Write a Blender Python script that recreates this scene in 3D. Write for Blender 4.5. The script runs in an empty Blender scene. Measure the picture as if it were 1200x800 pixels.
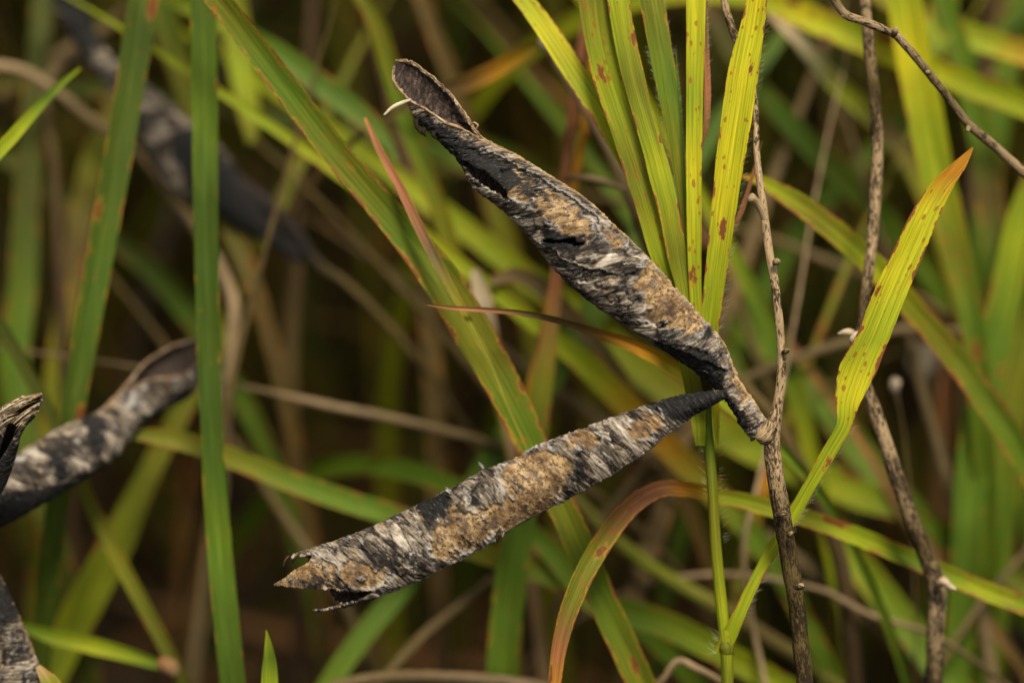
import bpy, math, random
import numpy as np
from mathutils import Vector

R = math.radians
rng = random.Random(7)
sc = bpy.context.scene

# ------------------------------------------------------------------ camera
PITCH, D, FH = R(32), 1 / 3, 0.165          # tilt down, focus distance, height of the focus point
Fw = np.array([0, math.cos(PITCH), -math.sin(PITCH)])
Rt = np.array([1.0, 0, 0])
Up = np.array([0, math.sin(PITCH), math.cos(PITCH)])
CAM = np.array([0, 0, FH]) - Fw * D
cd = bpy.data.cameras.new('camera')
cam = bpy.data.objects.new('camera', cd)
sc.collection.objects.link(cam)
cam.location = CAM
cam.rotation_euler = (R(90) - PITCH, 0, 0)
cd.lens, cd.sensor_width = 100, 36
cd.clip_start, cd.clip_end = 0.01, 200
cd.dof.use_dof = True
cd.dof.focus_distance = D + 0.001
cd.dof.aperture_fstop = 7.5
sc.camera = cam

# ------------------------------------------------------------------ light
SUN_EL, SUN_ROT = 74, 150
w = bpy.data.worlds.new('World')
sc.world = w
w.use_nodes = True
nt = w.node_tree
sky = nt.nodes.new('ShaderNodeTexSky')
sky.sky_type = 'NISHITA'
sky.sun_disc = False
sky.sun_elevation = R(SUN_EL)
sky.sun_rotation = R(SUN_ROT)
sky.air_density, sky.dust_density = 1.0, 3.0
bg = nt.nodes['Background']
hs = nt.nodes.new('ShaderNodeHueSaturation')          # thin cloud: the blue of the sky greyed
hs.inputs['Saturation'].default_value = 0.08
nt.links.new(sky.outputs[0], hs.inputs['Color'])
nt.links.new(hs.outputs[0], bg.inputs[0])
bg.inputs[1].default_value = 0.05
sd = bpy.data.lights.new('sun', 'SUN')
sd.energy, sd.angle, sd.color = 1.9, R(16), (1, 0.93, 0.79)
sun = bpy.data.objects.new('sun', sd)
sc.collection.objects.link(sun)
ce = math.cos(R(SUN_EL))
sdir = Vector((math.sin(R(SUN_ROT)) * ce, math.cos(R(SUN_ROT)) * ce, math.sin(R(SUN_EL))))
sun.rotation_euler = sdir.to_track_quat('Z', 'Y').to_euler()
sun.location = sdir * 3
sc.view_settings.view_transform = 'Standard'
sc.view_settings.look = 'None'
sc.view_settings.gamma = 1
sc.view_settings.use_curve_mapping = False
sc.view_settings.exposure = 1.95
sc.cycles.use_denoising = True
sc.cycles.max_bounces = 8
sc.cycles.diffuse_bounces = 4
sc.cycles.transmission_bounces = 6

# ------------------------------------------------------------------ geometry helpers
def P(x, y, dz=0.0):
    """A point seen at photo pixel (x, y), dz millimetres behind the plane of focus."""
    k = D + dz / 1000
    s = 1e-4 * k / D
    return CAM + Fw * k + Rt * ((x - 600) * s) + Up * ((400 - y) * s)

def PX(dz):
    return 1e-4 * (D + dz / 1000) / D

def to_px(V):
    d = V - CAM
    k = d @ Fw
    return 600 + (d @ Rt) / k * D * 1e4, 400 - (d @ Up) / k * D * 1e4, (k - D) * 1000

def hash2(ix, iy, seed):
    h = (ix.astype(np.int64) * 374761393 + iy.astype(np.int64) * 668265263 + seed * 974634777) & 0xFFFFFFFF
    h = ((h ^ (h >> 13)) * 1274126177) & 0xFFFFFFFF
    return ((h ^ (h >> 16)) & 0xFFFF) / 65535.0

def vnoise(x, y, seed=0):
    ix, iy = np.floor(x), np.floor(y)
    fx, fy = x - ix, y - iy
    fx, fy = fx * fx * (3 - 2 * fx), fy * fy * (3 - 2 * fy)
    a, b = hash2(ix, iy, seed), hash2(ix + 1, iy, seed)
    c, d = hash2(ix, iy + 1, seed), hash2(ix + 1, iy + 1, seed)
    return (a * (1 - fx) + b * fx) * (1 - fy) + (c * (1 - fx) + d * fx) * fy

def fbm(x, y, seed=0, o=4):
    t, a, s = 0, 0.5, 0
    for k in range(o):
        t = t + a * vnoise(x, y, seed + k * 17)
        s += a
        a *= 0.55
        x, y = x * 2.03, y * 2.03
    return t / s

def sstep(a, b, x):
    t = np.clip((x - a) / (b - a), 0, 1)
    return t * t * (3 - 2 * t)

def spline(pts, n, extra=()):
    """Smooth curve through the rows of pts, resampled evenly; extra arrays follow linearly."""
    p = np.asarray(pts, float)
    d = np.sqrt(np.linalg.norm(np.diff(p[:, :3], axis=0), axis=1) ** 2 + 1e-12)
    t = np.concatenate([[0], np.cumsum(d)])
    m = np.zeros_like(p)
    m[1:-1] = (p[2:] - p[:-2]) / (t[2:] - t[:-2])[:, None]
    m[0], m[-1] = (p[1] - p[0]) / (t[1] - t[0]), (p[-1] - p[-2]) / (t[-1] - t[-2])
    q = np.linspace(0, t[-1], n)
    i = np.clip(np.searchsorted(t, q, side='right') - 1, 0, len(t) - 2)
    h = (t[i + 1] - t[i])[:, None]
    u = ((q - t[i])[:, None]) / h
    o = (2 * u**3 - 3 * u**2 + 1) * p[i] + (u**3 - 2 * u**2 + u) * h * m[i] \
        + (-2 * u**3 + 3 * u**2) * p[i + 1] + (u**3 - u**2) * h * m[i + 1]
    res = []
    for e in extra:
        e = np.asarray(e, float)
        if e.ndim == 1:
            res.append(np.interp(q, t, e))
        else:
            res.append(np.stack([np.interp(q, t, e[:, k]) for k in range(e.shape[1])], 1))
    return (o, q, *res)

def norm(v):
    return v / np.maximum(np.linalg.norm(v, axis=-1, keepdims=True), 1e-12)

ORIGIN = {}

def mk(name, V, F, mat, parent=None, attrs=None, uv=None, smooth=True, at_base=False):
    """One mesh object: V world points, F an (n,4) or (n,3) array or a list of them."""
    V = np.asarray(V, float)
    o0 = V[np.argmin(V[:, 2])] if at_base else V.mean(0)
    me = bpy.data.meshes.new(name)
    Fs = F if isinstance(F, list) else [F]
    Fs = [np.asarray(f, np.int32) for f in Fs if len(f)]
    loops = np.concatenate([f.ravel() for f in Fs])
    sizes = np.concatenate([np.full(len(f), f.shape[1], np.int32) for f in Fs])
    starts = np.concatenate([[0], np.cumsum(sizes)[:-1]]).astype(np.int32)
    me.vertices.add(len(V))
    me.vertices.foreach_set('co', (V - o0).astype(np.float32).ravel())
    me.loops.add(len(loops))
    me.loops.foreach_set('vertex_index', loops)
    me.polygons.add(len(sizes))
    me.polygons.foreach_set('loop_start', starts)
    me.polygons.foreach_set('loop_total', sizes)
    me.polygons.foreach_set('use_smooth', np.full(len(sizes), smooth))
    for k, a in (attrs or {}).items():
        a = np.asarray(a, np.float32)
        if a.ndim == 2:
            at = me.attributes.new(k, 'FLOAT_COLOR', 'POINT')
            at.data.foreach_set('color', np.concatenate([a, np.ones((len(a), 1), np.float32)], 1).ravel())
        else:
            at = me.attributes.new(k, 'FLOAT', 'POINT')
            at.data.foreach_set('value', a)
    if uv is not None:
        l = me.uv_layers.new(name='UVMap')
        l.data.foreach_set('uv', np.asarray(uv, np.float32)[loops].ravel())
    me.update(calc_edges=True)
    for m in (mat if isinstance(mat, (list, tuple)) else [mat]):
        me.materials.append(m)
    ob = bpy.data.objects.new(name, me)
    sc.collection.objects.link(ob)
    if parent is not None:
        ob.parent = parent
        ob.location = o0 - ORIGIN[parent.name]
    else:
        ob.location = o0
    ORIGIN[ob.name] = o0
    return ob

def empty(name, loc):
    o = bpy.data.objects.new(name, None)
    o.empty_display_size = 0.01
    sc.collection.objects.link(o)
    o.location = loc
    ORIGIN[o.name] = np.asarray(loc, float)
    return o

def tag(o, label=None, cat=None, group=None, kind=None):
    if label: o['label'] = label
    if cat: o['category'] = cat
    if group: o['group'] = group
    if kind: o['kind'] = kind
    return o

def grid_faces(n, m, keep=None, wrap=False):
    i = np.arange(n - 1)[:, None]
    j = np.arange(m if wrap else m - 1)[None, :]
    j2 = (j + 1) % m
    f = np.stack([i * m + j, i * m + j2, (i + 1) * m + j2, (i + 1) * m + j], -1).reshape(-1, 4)
    if keep is not None:
        f = f[keep.ravel()[f].all(1)]
    return f

# ------------------------------------------------------------------ materials
class NT:
    def __init__(s, name):
        s.m = bpy.data.materials.new(name)
        s.m.use_nodes = True
        s.t = s.m.node_tree
        s.t.nodes.clear()
        s.out = s.t.nodes.new('ShaderNodeOutputMaterial')

    def put(s, inp, v):
        if isinstance(v, bpy.types.NodeSocket):
            s.t.links.new(v, inp)
        elif v is not None:
            if isinstance(v, tuple) and len(v) == 3 and inp.type == 'RGBA':
                v = (*v, 1)
            inp.default_value = v

    def node(s, ty, ins=None, **kw):
        n = s.t.nodes.new(ty)
        for k, v in kw.items():
            setattr(n, k, v)
        for k, v in (ins or {}).items():
            s.put(n.inputs[k], v)
        return n

    def attr(s, name, col=False):
        n = s.node('ShaderNodeAttribute', attribute_name=name)
        return n.outputs['Color' if col else 'Fac']

    def math(s, op, a, b=None, c=None, clamp=False):
        n = s.node('ShaderNodeMath', operation=op, use_clamp=clamp)
        for i, v in enumerate((a, b, c)):
            if v is not None: s.put(n.inputs[i], v)
        return n.outputs[0]

    def mix(s, f, a, b, mode='MIX'):
        n = s.node('ShaderNodeMix', data_type='RGBA', blend_type=mode)
        s.put(n.inputs[0], f); s.put(n.inputs[6], a); s.put(n.inputs[7], b)
        return n.outputs[2]

    def ramp(s, f, stops):
        n = s.node('ShaderNodeValToRGB')
        el = n.color_ramp.elements
        while len(el) > 1: el.remove(el[-1])
        for i, (p, c) in enumerate(stops):
            e = el[0] if i == 0 else el.new(p)
            e.position = p
            c = (c, c, c) if isinstance(c, (int, float)) else c
            e.color = (*c, 1)
        s.put(n.inputs[0], f)
        return n.outputs[0]

    def scaled(s, vec, sx, sy, sz=1.0, off=None):
        n = s.node('ShaderNodeVectorMath', operation='MULTIPLY')
        s.put(n.inputs[0], vec); n.inputs[1].default_value = (sx, sy, sz)
        if off is None: return n.outputs[0]
        a = s.node('ShaderNodeVectorMath', operation='ADD')
        s.put(a.inputs[0], n.outputs[0]); s.put(a.inputs[1], off)
        return a.outputs[0]

    def noise(s, vec, scale=1.0, detail=3.0, rough=0.55, dist=0.0):
        n = s.node('ShaderNodeTexNoise', {'Vector': vec, 'Scale': scale, 'Detail': detail, 'Roughness': rough, 'Distortion': dist})
        return n.outputs['Fac']

    def done(s, sh):
        s.t.links.new(sh, s.out.inputs['Surface'])
        return s.m

def leaf_material(name, trans=0.38, rough=0.55):
    n = NT(name)
    uv = n.node('ShaderNodeUVMap', uv_map='UVMap').outputs[0]         # millimetres across, along
    rnd = n.node('ShaderNodeObjectInfo').outputs['Random']
    off = n.node('ShaderNodeCombineXYZ', {0: n.math('MULTIPLY', rnd, 91.0), 1: n.math('MULTIPLY', rnd, 57.0), 2: n.math('MULTIPLY', rnd, 33.0)}).outputs[0]
    across, spot, edge = n.attr('across'), n.attr('spot'), n.attr('edge')
    tint = n.attr('tint', True)
    fib = n.noise(n.scaled(uv, 5.5, 0.10, off=off), 1, 3, 0.6)
    blot = n.noise(n.scaled(uv, 0.35, 0.12, off=off), 1, 4, 0.6)
    c = n.mix(n.ramp(fib, [(.3, 0), (.7, 1)]), n.mix(1.0, tint, (.58, .62, .6), 'MULTIPLY'), n.mix(1.0, tint, (1.32, 1.26, 1.2), 'MULTIPLY'))
    c = n.mix(n.ramp(blot, [(.35, 0), (.75, .55)]), c, n.mix(1.0, c, (1.45, 1.05, .6), 'MULTIPLY'))
    aab = n.math('ABSOLUTE', across)
    rib = n.ramp(aab, [(0, 1), (.05, .7), (.10, 0)])
    c = n.mix(n.math('MULTIPLY', rib, .45), c, n.mix(1.0, c, (1.6, 1.5, 1.9), 'MULTIPLY'))
    # rust blotches, longer along the blade, with a pale orange halo
    wob = n.noise(n.scaled(uv, 2.2, 0.8, off=off), 1, 5, 0.7)
    vo = n.node('ShaderNodeTexVoronoi', {'Vector': n.scaled(uv, .42, .17, off=off), 'Scale': 1.0, 'Randomness': 1.0})
    keep = n.node('ShaderNodeSeparateColor', {0: vo.outputs['Color']}).outputs[0]
    clus = n.math('MULTIPLY', n.math('SUBTRACT', n.noise(n.scaled(uv, .22, .05, off=off), 1, 2, .5), .5), 1.8)
    spot = n.math('ADD', spot, n.math('MULTIPLY', clus, n.math('MINIMUM', n.math('MULTIPLY', spot, 3.0), 1.0)))
    size = n.math('MINIMUM', n.math('MULTIPLY', n.math('SUBTRACT', spot, keep), .9), .30)
    dd = n.math('SUBTRACT', size, n.math('ADD', vo.outputs['Distance'], n.math('MULTIPLY', n.math('SUBTRACT', wob, .5), .55)))
    c = n.mix(n.ramp(n.math('ADD', dd, .5), [(.44, 0), (.52, .7)]), c, (.36, .19, .02))
    c = n.mix(n.ramp(n.math('ADD', dd, .5), [(.50, 0), (.53, .9)]), c, (.13, .035, .012))
    vo2 = n.node('ShaderNodeTexVoronoi', {'Vector': n.scaled(uv, 1.7, .9, off=off), 'Scale': 1.0})
    k2 = n.node('ShaderNodeSeparateColor', {0: vo2.outputs['Color']}).outputs[1]
    sm = n.math('SUBTRACT', n.math('MULTIPLY', n.math('SUBTRACT', spot, k2), .7), n.math('ADD', vo2.outputs['Distance'], n.math('MULTIPLY', n.math('SUBTRACT', wob, .5), .9)))
    c = n.mix(n.ramp(n.math('ADD', sm, .5), [(.48, 0), (.53, .8)]), c, (.24, .08, .012))
    # browned margins
    em = n.math('ADD', aab, n.math('MULTIPLY', n.math('SUBTRACT', n.noise(n.scaled(uv, .6, .25, off=off), 1, 4, .65), .5), 1.5))
    em = n.math('ADD', em, n.math('MULTIPLY', n.math('SUBTRACT', edge, .5), .7))
    c = n.mix(n.ramp(em, [(.86, 0), (.98, .6)]), c, (.42, .21, .02))
    c = n.mix(n.ramp(em, [(.99, 0), (1.10, .95)]), c, (.16, .05, .018))
    bump = n.node('ShaderNodeBump', {'Strength': .7, 'Distance': .00015, 'Height': fib}).outputs[0]
    bs = n.node('ShaderNodeBsdfPrincipled', {'Base Color': c, 'Roughness': rough, 'Specular IOR Level': .11, 'Normal': bump})
    tr = n.node('ShaderNodeBsdfTranslucent', {'Color': n.mix(1.0, c, (1.25, 1.2, .55), 'MULTIPLY'), 'Normal': bump})
    mx = n.node('ShaderNodeMixShader', {0: trans, 1: bs.outputs[0], 2: tr.outputs[0]})
    return n.done(mx.outputs[0])

def bark_material():
    n = NT('dry_bark')
    uv = n.node('ShaderNodeUVMap', uv_map='UVMap').outputs[0]
    rnd = n.node('ShaderNodeObjectInfo').outputs['Random']
    off = n.node('ShaderNodeCombineXYZ', {0: n.math('MULTIPLY', rnd, 51.0), 1: n.math('MULTIPLY', rnd, 77.0)}).outputs[0]
    tint, fleck = n.attr('tint', True), n.attr('fleck')
    fib = n.noise(n.scaled(uv, 6.0, .5, off=off), 1, 4, .65)
    c = n.mix(n.ramp(fib, [(.3, 0), (.7, 1)]), n.mix(1.0, tint, (.55, .5, .45), 'MULTIPLY'), n.mix(1.0, tint, (1.35, 1.35, 1.35), 'MULTIPLY'))
    big = n.noise(n.scaled(uv, .5, .18, off=off), 1, 3, .6)
    fl = n.noise(n.scaled(uv, 3.8, 1.25, off=off), 1, 6, .74, .6)
    lvl = n.math('ADD', fl, n.math('ADD', n.math('MULTIPLY', n.math('SUBTRACT', fleck, .5), .42), n.math('MULTIPLY', n.math('SUBTRACT', big, .5), .55)))
    c = n.mix(n.ramp(lvl, [(.565, 0), (.61, .95)]), c, (.015, .009, .004))
    gr = n.noise(n.scaled(uv, 2.4, 1.6, off=off), 1.7, 4, .7)
    c = n.mix(n.ramp(gr, [(.66, 0), (.74, .7)]), c, (.42, .36, .28))
    h = n.math('ADD', fib, n.math('MULTIPLY', lvl, -.5))
    bump = n.node('ShaderNodeBump', {'Strength': .7, 'Distance': .0002, 'Height': h}).outputs[0]
    bs = n.node('ShaderNodeBsdfPrincipled', {'Base Color': c, 'Roughness': .78, 'Specular IOR Level': .1, 'Normal': bump})
    return n.done(bs.outputs[0])

def pod_material():
    n = NT('weathered_pod')
    uv = n.node('ShaderNodeUVMap', uv_map='UVMap').outputs[0]         # millimetres along / across the fibre
    peel, dark, lip, seam = (n.attr(k) for k in ('peel', 'dark', 'lip', 'seam'))
    g1 = n.noise(n.scaled(uv, .75, 4.2), 1, 6, .72, .6)
    g2 = n.noise(n.scaled(uv, .35, .6), 1, 4, .6)
    g3 = n.noise(n.scaled(uv, 2.2, 7.0), 1, 4, .7)
    g = n.math('ADD', n.math('ADD', g1, n.math('MULTIPLY', n.math('SUBTRACT', g3, .5), .5)), n.math('MULTIPLY', n.math('SUBTRACT', g2, .5), .9))
    pv = n.node('ShaderNodeTexVoronoi', {'Vector': n.scaled(uv, .30, .85), 'Scale': 1.0, 'Randomness': 1.0}, feature='DISTANCE_TO_EDGE')
    pc = n.node('ShaderNodeTexVoronoi', {'Vector': n.scaled(uv, .30, .85), 'Scale': 1.0, 'Randomness': 1.0})
    cell = n.node('ShaderNodeSeparateColor', {0: pc.outputs['Color']}).outputs[0]
    crack = n.ramp(n.math('ADD', pv.outputs['Distance'], n.math('MULTIPLY', n.math('SUBTRACT', g3, .5), .12)), [(.0, 1), (.05, .5), (.09, 0)])
    g = n.math('ADD', n.math('ADD', n.math('MULTIPLY', n.math('SUBTRACT', g, .5), .68), .5), n.math('MULTIPLY', n.math('SUBTRACT', cell, .5), .22))
    g = n.math('SUBTRACT', g, n.math('MULTIPLY', crack, .12))
    grey = n.ramp(g, [(.33, (.006, .0045, .0035)), (.42, (.030, .022, .015)), (.51, (.100, .076, .053)), (.62, (.225, .180, .130)), (.76, (.46, .40, .32))])
    t1 = n.noise(n.scaled(uv, .9, 1.3), 1, 5, .65)
    t2 = n.noise(n.scaled(uv, .22, .3), 1, 3, .5)
    tan = n.ramp(n.math('ADD', t1, n.math('MULTIPLY', n.math('SUBTRACT', t2, .5), .7)),
                 [(.30, (.040, .020, .007)), (.42, (.12, .066, .023)), (.55, (.235, .148, .064)), (.72, (.35, .245, .130))])
    s1 = n.noise(n.scaled(uv, 1.9, 3.2), 1, 4, .7, 1.2)
    tan = n.mix(n.ramp(s1, [(.52, 0), (.58, .95)]), tan, (.020, .013, .010))
    s2 = n.noise(n.scaled(uv, .6, .9), 1, 5, .7, .5)
    tan = n.mix(n.ramp(s2, [(.50, 0), (.62, .8)]), tan, (.05, .035, .03))
    c = n.mix(peel, tan, grey)
    c = n.mix(n.math('MULTIPLY', lip, .8), c, n.mix(g1, (.16, .14, .12), (.62, .57, .50)))
    c = n.mix(n.math('MULTIPLY', seam, n.ramp(n.noise(uv, .8, 4, .6), [(.35, .25), (.6, 1)])), c, (.30, .19, .085))
    dk = n.math('ADD', n.math('MULTIPLY', dark, 1.25), n.math('MULTIPLY', n.math('SUBTRACT', n.noise(n.scaled(uv, 1.5, 3.2), 1, 6, .8), .5), 2.6))
    blk = n.ramp(n.noise(n.scaled(uv, 1.2, 5.0), 1.3, 4, .7), [(.42, (.003, .0025, .002)), (.58, (.010, .009, .008)), (.68, (.085, .078, .068))])
    c = n.mix(n.math('MULTIPLY', n.ramp(dk, [(.42, 0), (.66, 1)]), n.ramp(dark, [(.02, 0), (.25, 1)])), c, blk)
    h = n.math('ADD', n.math('MULTIPLY', n.math('SUBTRACT', g1, n.math('MULTIPLY', crack, .4)), peel), n.math('MULTIPLY', s1, -.25))
    bump = n.node('ShaderNodeBump', {'Strength': .8, 'Distance': .00022, 'Height': h}).outputs[0]
    bs = n.node('ShaderNodeBsdfPrincipled', {'Base Color': c, 'Roughness': .75, 'Specular IOR Level': .15, 'Normal': bump})
    return n.done(bs.outputs[0])

def simple_material(name, stops, sx, sy, rough=.8, bump=.5, dist=.0002, scale=1.0, spec=.2, obj=False):
    n = NT(name)
    if obj:
        v = n.node('ShaderNodeTexCoord').outputs['Object']
        v = n.scaled(v, 1000, 1000, 1000)
    else:
        v = n.node('ShaderNodeUVMap', uv_map='UVMap').outputs[0]
    f = n.noise(n.scaled(v, sx, sy), scale, 6, .7, .4)
    c = n.ramp(f, stops)
    b = n.node('ShaderNodeBump', {'Strength': bump, 'Distance': dist, 'Height': f}).outputs[0]
    bs = n.node('ShaderNodeBsdfPrincipled', {'Base Color': c, 'Roughness': rough, 'Specular IOR Level': spec, 'Normal': b})
    return n.done(bs.outputs[0])

LEAF = leaf_material('grass_leaf')
STRAW = leaf_material('dry_leaf', .22, .6)
BARK = bark_material()
POD = pod_material()
INSIDE = simple_material('pod_inside', [(.36, (.006, .004, .004)), (.5, (.030, .019, .013)), (.62, (.075, .050, .034)), (.8, (.17, .125, .09))], 1.6, 2.0, .85, .9)
RIM = simple_material('pod_rim', [(.36, (.03, .018, .01)), (.5, (.17, .10, .045)), (.72, (.42, .32, .2))], 1.2, .8)
FLAKE = simple_material('bark_flake', [(.3, (.05, .045, .045)), (.5, (.26, .24, .22)), (.7, (.60, .56, .51))], .8, 5)
HAIR = simple_material('leaf_hair', [(.3, (.30, .30, .17)), (.7, (.46, .45, .30))], 1, 1, .5)
SOIL = simple_material('soil', [(.3, (.007, .005, .003)), (.55, (.018, .012, .007)), (.75, (.05, .032, .018))], .12, .12, .95, .9, .002, 1, .1, True)

# ------------------------------------------------------------------ builders
C = dict(G=(.075, .130, .010), D=(.036, .066, .006), B=(.060, .105, .012), Y=(.20, .25, .010), L=(.36, .36, .012),
         O=(.30, .145, .010), S=(.22, .095, .045), T=(.25, .175, .095), W=(.40, .33, .23), N=(.072, .050, .016),
         K=(.045, .026, .012), P=(.092, .065, .029), M=(.115, .125, .010), E=(.045, .055, .007), H=(.036, .066, .005), I=(.050, .080, .010),  # H, I: greens darkened in place of shade on the left-hand blades
         X=(.016, .012, .010), R=(.19, .085, .035))

def colours(code, t):
    cs = [C[k] for k in code]
    if len(cs) == 1: cs = cs * 2
    q = np.linspace(0, 1, len(cs))
    return np.stack([np.interp(t, q, [c[k] for c in cs]) for k in range(3)], 1)

def extend(pts, how, seed):
    """Points that carry a blade on past the frame: to the ground ('g') or to a tip ('t')."""
    r = random.Random(seed)
    p, t = pts[-1].copy(), norm(pts[-1] - pts[-2])
    out = []
    if how == 'g':
        for k in range(60):
            t = norm(t * .86 + np.array([r.uniform(-.05, .05), r.uniform(-.03, .06), -.30]))
            p = p + t * .012
            out.append(p)
            if p[2] < -.002: break
    else:
        for k in range(7):
            t = norm(t + np.array([r.uniform(-.06, .06), .02, -.05]))
            p = p + t * .012
            out.append(p)
    return out

def ribbon(name, A, B, nrm, tint, mat, parent=None, m=9, fold=.25, spot=.3, edge=.4, wave=.04, seed=0, at_base=False, along=None):
    """A leaf blade between edge curves A and B, folded along its midrib towards nrm."""
    n = len(A)
    u = np.linspace(-1, 1, m)
    c, h = (A + B) / 2, (B - A) / 2
    wd = np.linalg.norm(h, axis=1)
    prof = fold * (np.abs(u) ** 1.2)
    sarc = np.concatenate([[0], np.cumsum(np.linalg.norm(np.diff(c, axis=0), axis=1))]) * 1000
    wav = (vnoise(sarc[:, None] * .35 + 0 * u, (u[None] + 1.5) * 1.2 + 0 * sarc[:, None], seed) - .5) * wave * 2
    jit = 1 + .05 * (fbm(sarc * .5, sarc * 0 + seed, seed, 4) - .5) + .05 * (fbm(sarc * 2.2, sarc * 0 + seed + 9, seed, 3) - .5)
    h = h * jit[:, None]
    V = c[:, None] + h[:, None] * u[None, :, None] + nrm[:, None] * (wd[:, None] * (prof[None] + wav))[..., None]
    # small raised veins along the blade
    V = V.reshape(-1, 3)
    across = np.tile(u, n)
    uv = np.stack([(wd[:, None] * 1000 * u[None]).ravel(), np.repeat(sarc, m)], 1)
    sp = np.repeat(np.broadcast_to(np.asarray(spot, float), (n,)) if np.ndim(spot) == 0 else spot, m)
    at = dict(tint=np.repeat(tint, m, 0), across=across, spot=sp, edge=np.full(n * m, float(edge)))
    return mk(name, V, grid_faces(n, m), mat, parent, at, uv, at_base=at_base)

def blade(name, pts, widths, code, ends='..', mat=None, parent=None, roll=0, fold=.25, spot=.3, edge=.4, seed=1, n=None, m=9, wave=.05):
    """pts: (x, y, dz) down the middle of the blade; widths in photo pixels."""
    mat = mat or LEAF
    cp = [P(*p) for p in pts]
    if isinstance(widths, (int, float)): widths = [widths] * len(pts)
    ws = list(np.interp(np.linspace(0, 1, len(pts)), np.linspace(0, 1, len(widths)), widths))
    ws = [a * PX(p[2]) / 2 for a, p in zip(ws, pts)]
    tt = list(np.linspace(0, 1, len(pts)))
    for side in (1, 0):
        e = ends[side]
        if e == '.': continue
        seq = cp if side else cp[::-1]
        ex = extend(seq, e, seed * 2 + side)
        w0 = ws[-1] if side else ws[0]
        we = [w0 * (1 - .3 * (k + 1) / len(ex)) if e == 'g' else w0 * (1 - ((k + 1) / len(ex)) ** 1.5) + 2e-5 for k in range(len(ex))]
        te = [1.0 if side else 0.0] * len(ex)
        if side: cp, ws, tt = cp + ex, ws + we, tt + te
        else: cp, ws, tt = ex[::-1] + cp, we[::-1] + ws, te + tt
    ln = sum(np.linalg.norm(cp[i + 1] - cp[i]) for i in range(len(cp) - 1))
    n = n or int(min(220, max(24, ln / .0011)))
    c, q, wv, tv = spline(cp, n, (ws, tt))
    tan = norm(np.gradient(c, axis=0))
    view = norm(c - CAM)
    side = norm(np.cross(tan, view))
    nr = -norm(np.cross(side, tan))
    nr = np.where((nr * view).sum(1, keepdims=True) > 0, -nr, nr)
    rl = np.interp(tv, np.linspace(0, 1, len(roll)), roll) if isinstance(roll, (list, tuple)) else np.full(n, float(roll))
    rl = np.radians(rl + (vnoise(np.linspace(0, ln * 28, n), np.full(n, seed + .5), seed) - .5) * 34)
    wv = wv / np.maximum(.35, np.abs(np.cos(rl)))
    s2 = side * np.cos(rl)[:, None] + nr * np.sin(rl)[:, None]
    n2 = nr * np.cos(rl)[:, None] - side * np.sin(rl)[:, None]
    tint = colours(code, tv)
    return ribbon(name, c - s2 * wv[:, None], c + s2 * wv[:, None], n2, tint, mat, parent, m, fold, spot, edge, wave, seed, at_base=parent is None)

def blade_edges(name, pairs, dz, code, parent=None, mat=None, fold=.25, spot=.3, edge=.4, seed=1, n=120, m=11, wave=.05, ends='..', tilt=0):
    """pairs: (x left, y left, x right, y right); dz a number or one per pair; tilt pushes the right edge back (mm)."""
    dz = [dz] * len(pairs) if isinstance(dz, (int, float)) else dz
    dz = np.interp(np.linspace(0, 1, len(pairs)), np.linspace(0, 1, len(dz)), dz)
    a = [P(p[0], p[1], z - tilt) for p, z in zip(pairs, dz)]
    b = [P(p[2], p[3], z + tilt) for p, z in zip(pairs, dz)]
    tt = list(np.linspace(0, 1, len(pairs)))
    for side in (1, 0):
        e = ends[side]
        if e == '.': continue
        mid = [(x + y) / 2 for x, y in zip(a, b)]
        seq = mid if side else mid[::-1]
        ex = extend(seq, e, seed)
        hv = (b[-1] - a[-1]) / 2 if side else (b[0] - a[0]) / 2
        k = len(ex)
        xa = [p - hv * max(.02, 1 - ((i + 1) / k) ** 1.5) for i, p in enumerate(ex)]
        xb = [p + hv * max(.02, 1 - ((i + 1) / k) ** 1.5) for i, p in enumerate(ex)]
        if side: a, b, tt = a + xa, b + xb, tt + [1.0] * k
        else: a, b, tt = xa[::-1] + a, xb[::-1] + b, [0.0] * k + tt
    ab, q, tv = spline(np.concatenate([(np.array(a) + np.array(b)) / 2, np.array(b) - np.array(a)], 1), n, (tt,))
    c, h = ab[:, :3], ab[:, 3:] / 2
    tan = norm(np.gradient(c, axis=0))
    nr = norm(np.cross(tan, h))
    nr = np.where((nr * (c - CAM)).sum(1, keepdims=True) > 0, -nr, nr)
    return ribbon(name, c - h, c + h, nr, colours(code, tv), mat or LEAF, parent, m, fold, spot, edge, wave, seed, at_base=parent is None)

def hairs(parent, pts, dirs, length=.6, r=.010, seed=3, name='hairs'):
    """Fine bristles: thin tapered spikes along a leaf margin, one part of the leaf."""
    rr = random.Random(seed)
    V, F = [], []
    for p, d in zip(pts, dirs):
        L = length * rr.uniform(.5, 1.3) / 1000
        d = norm(d + np.array([rr.uniform(-.5, .5) for _ in range(3)]))
        a = norm(np.cross(d, [.3, .5, .8])); b = np.cross(d, a)
        k = len(V)
        rad = r / 1000
        for i in range(3):
            an = i * 2.094
            V.append(p + (a * math.cos(an) + b * math.sin(an)) * rad)
        mid = p + d * L * .6 + np.array([0, 0, .1 * L])
        for i in range(3):
            an = i * 2.094
            V.append(mid + (a * math.cos(an) + b * math.sin(an)) * rad * .6)
        V.append(p + d * L + np.array([0, 0, .25 * L]))
        for i in range(3):
            j = (i + 1) % 3
            F += [(k + i, k + j, k + 3 + j), (k + i, k + 3 + j, k + 3 + i), (k + 3 + i, k + 3 + j, k + 6)]
    o = mk(name, V, np.array(F), HAIR, parent, uv=np.zeros((len(V), 2)))
    return tag(o, kind='stuff')

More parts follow.
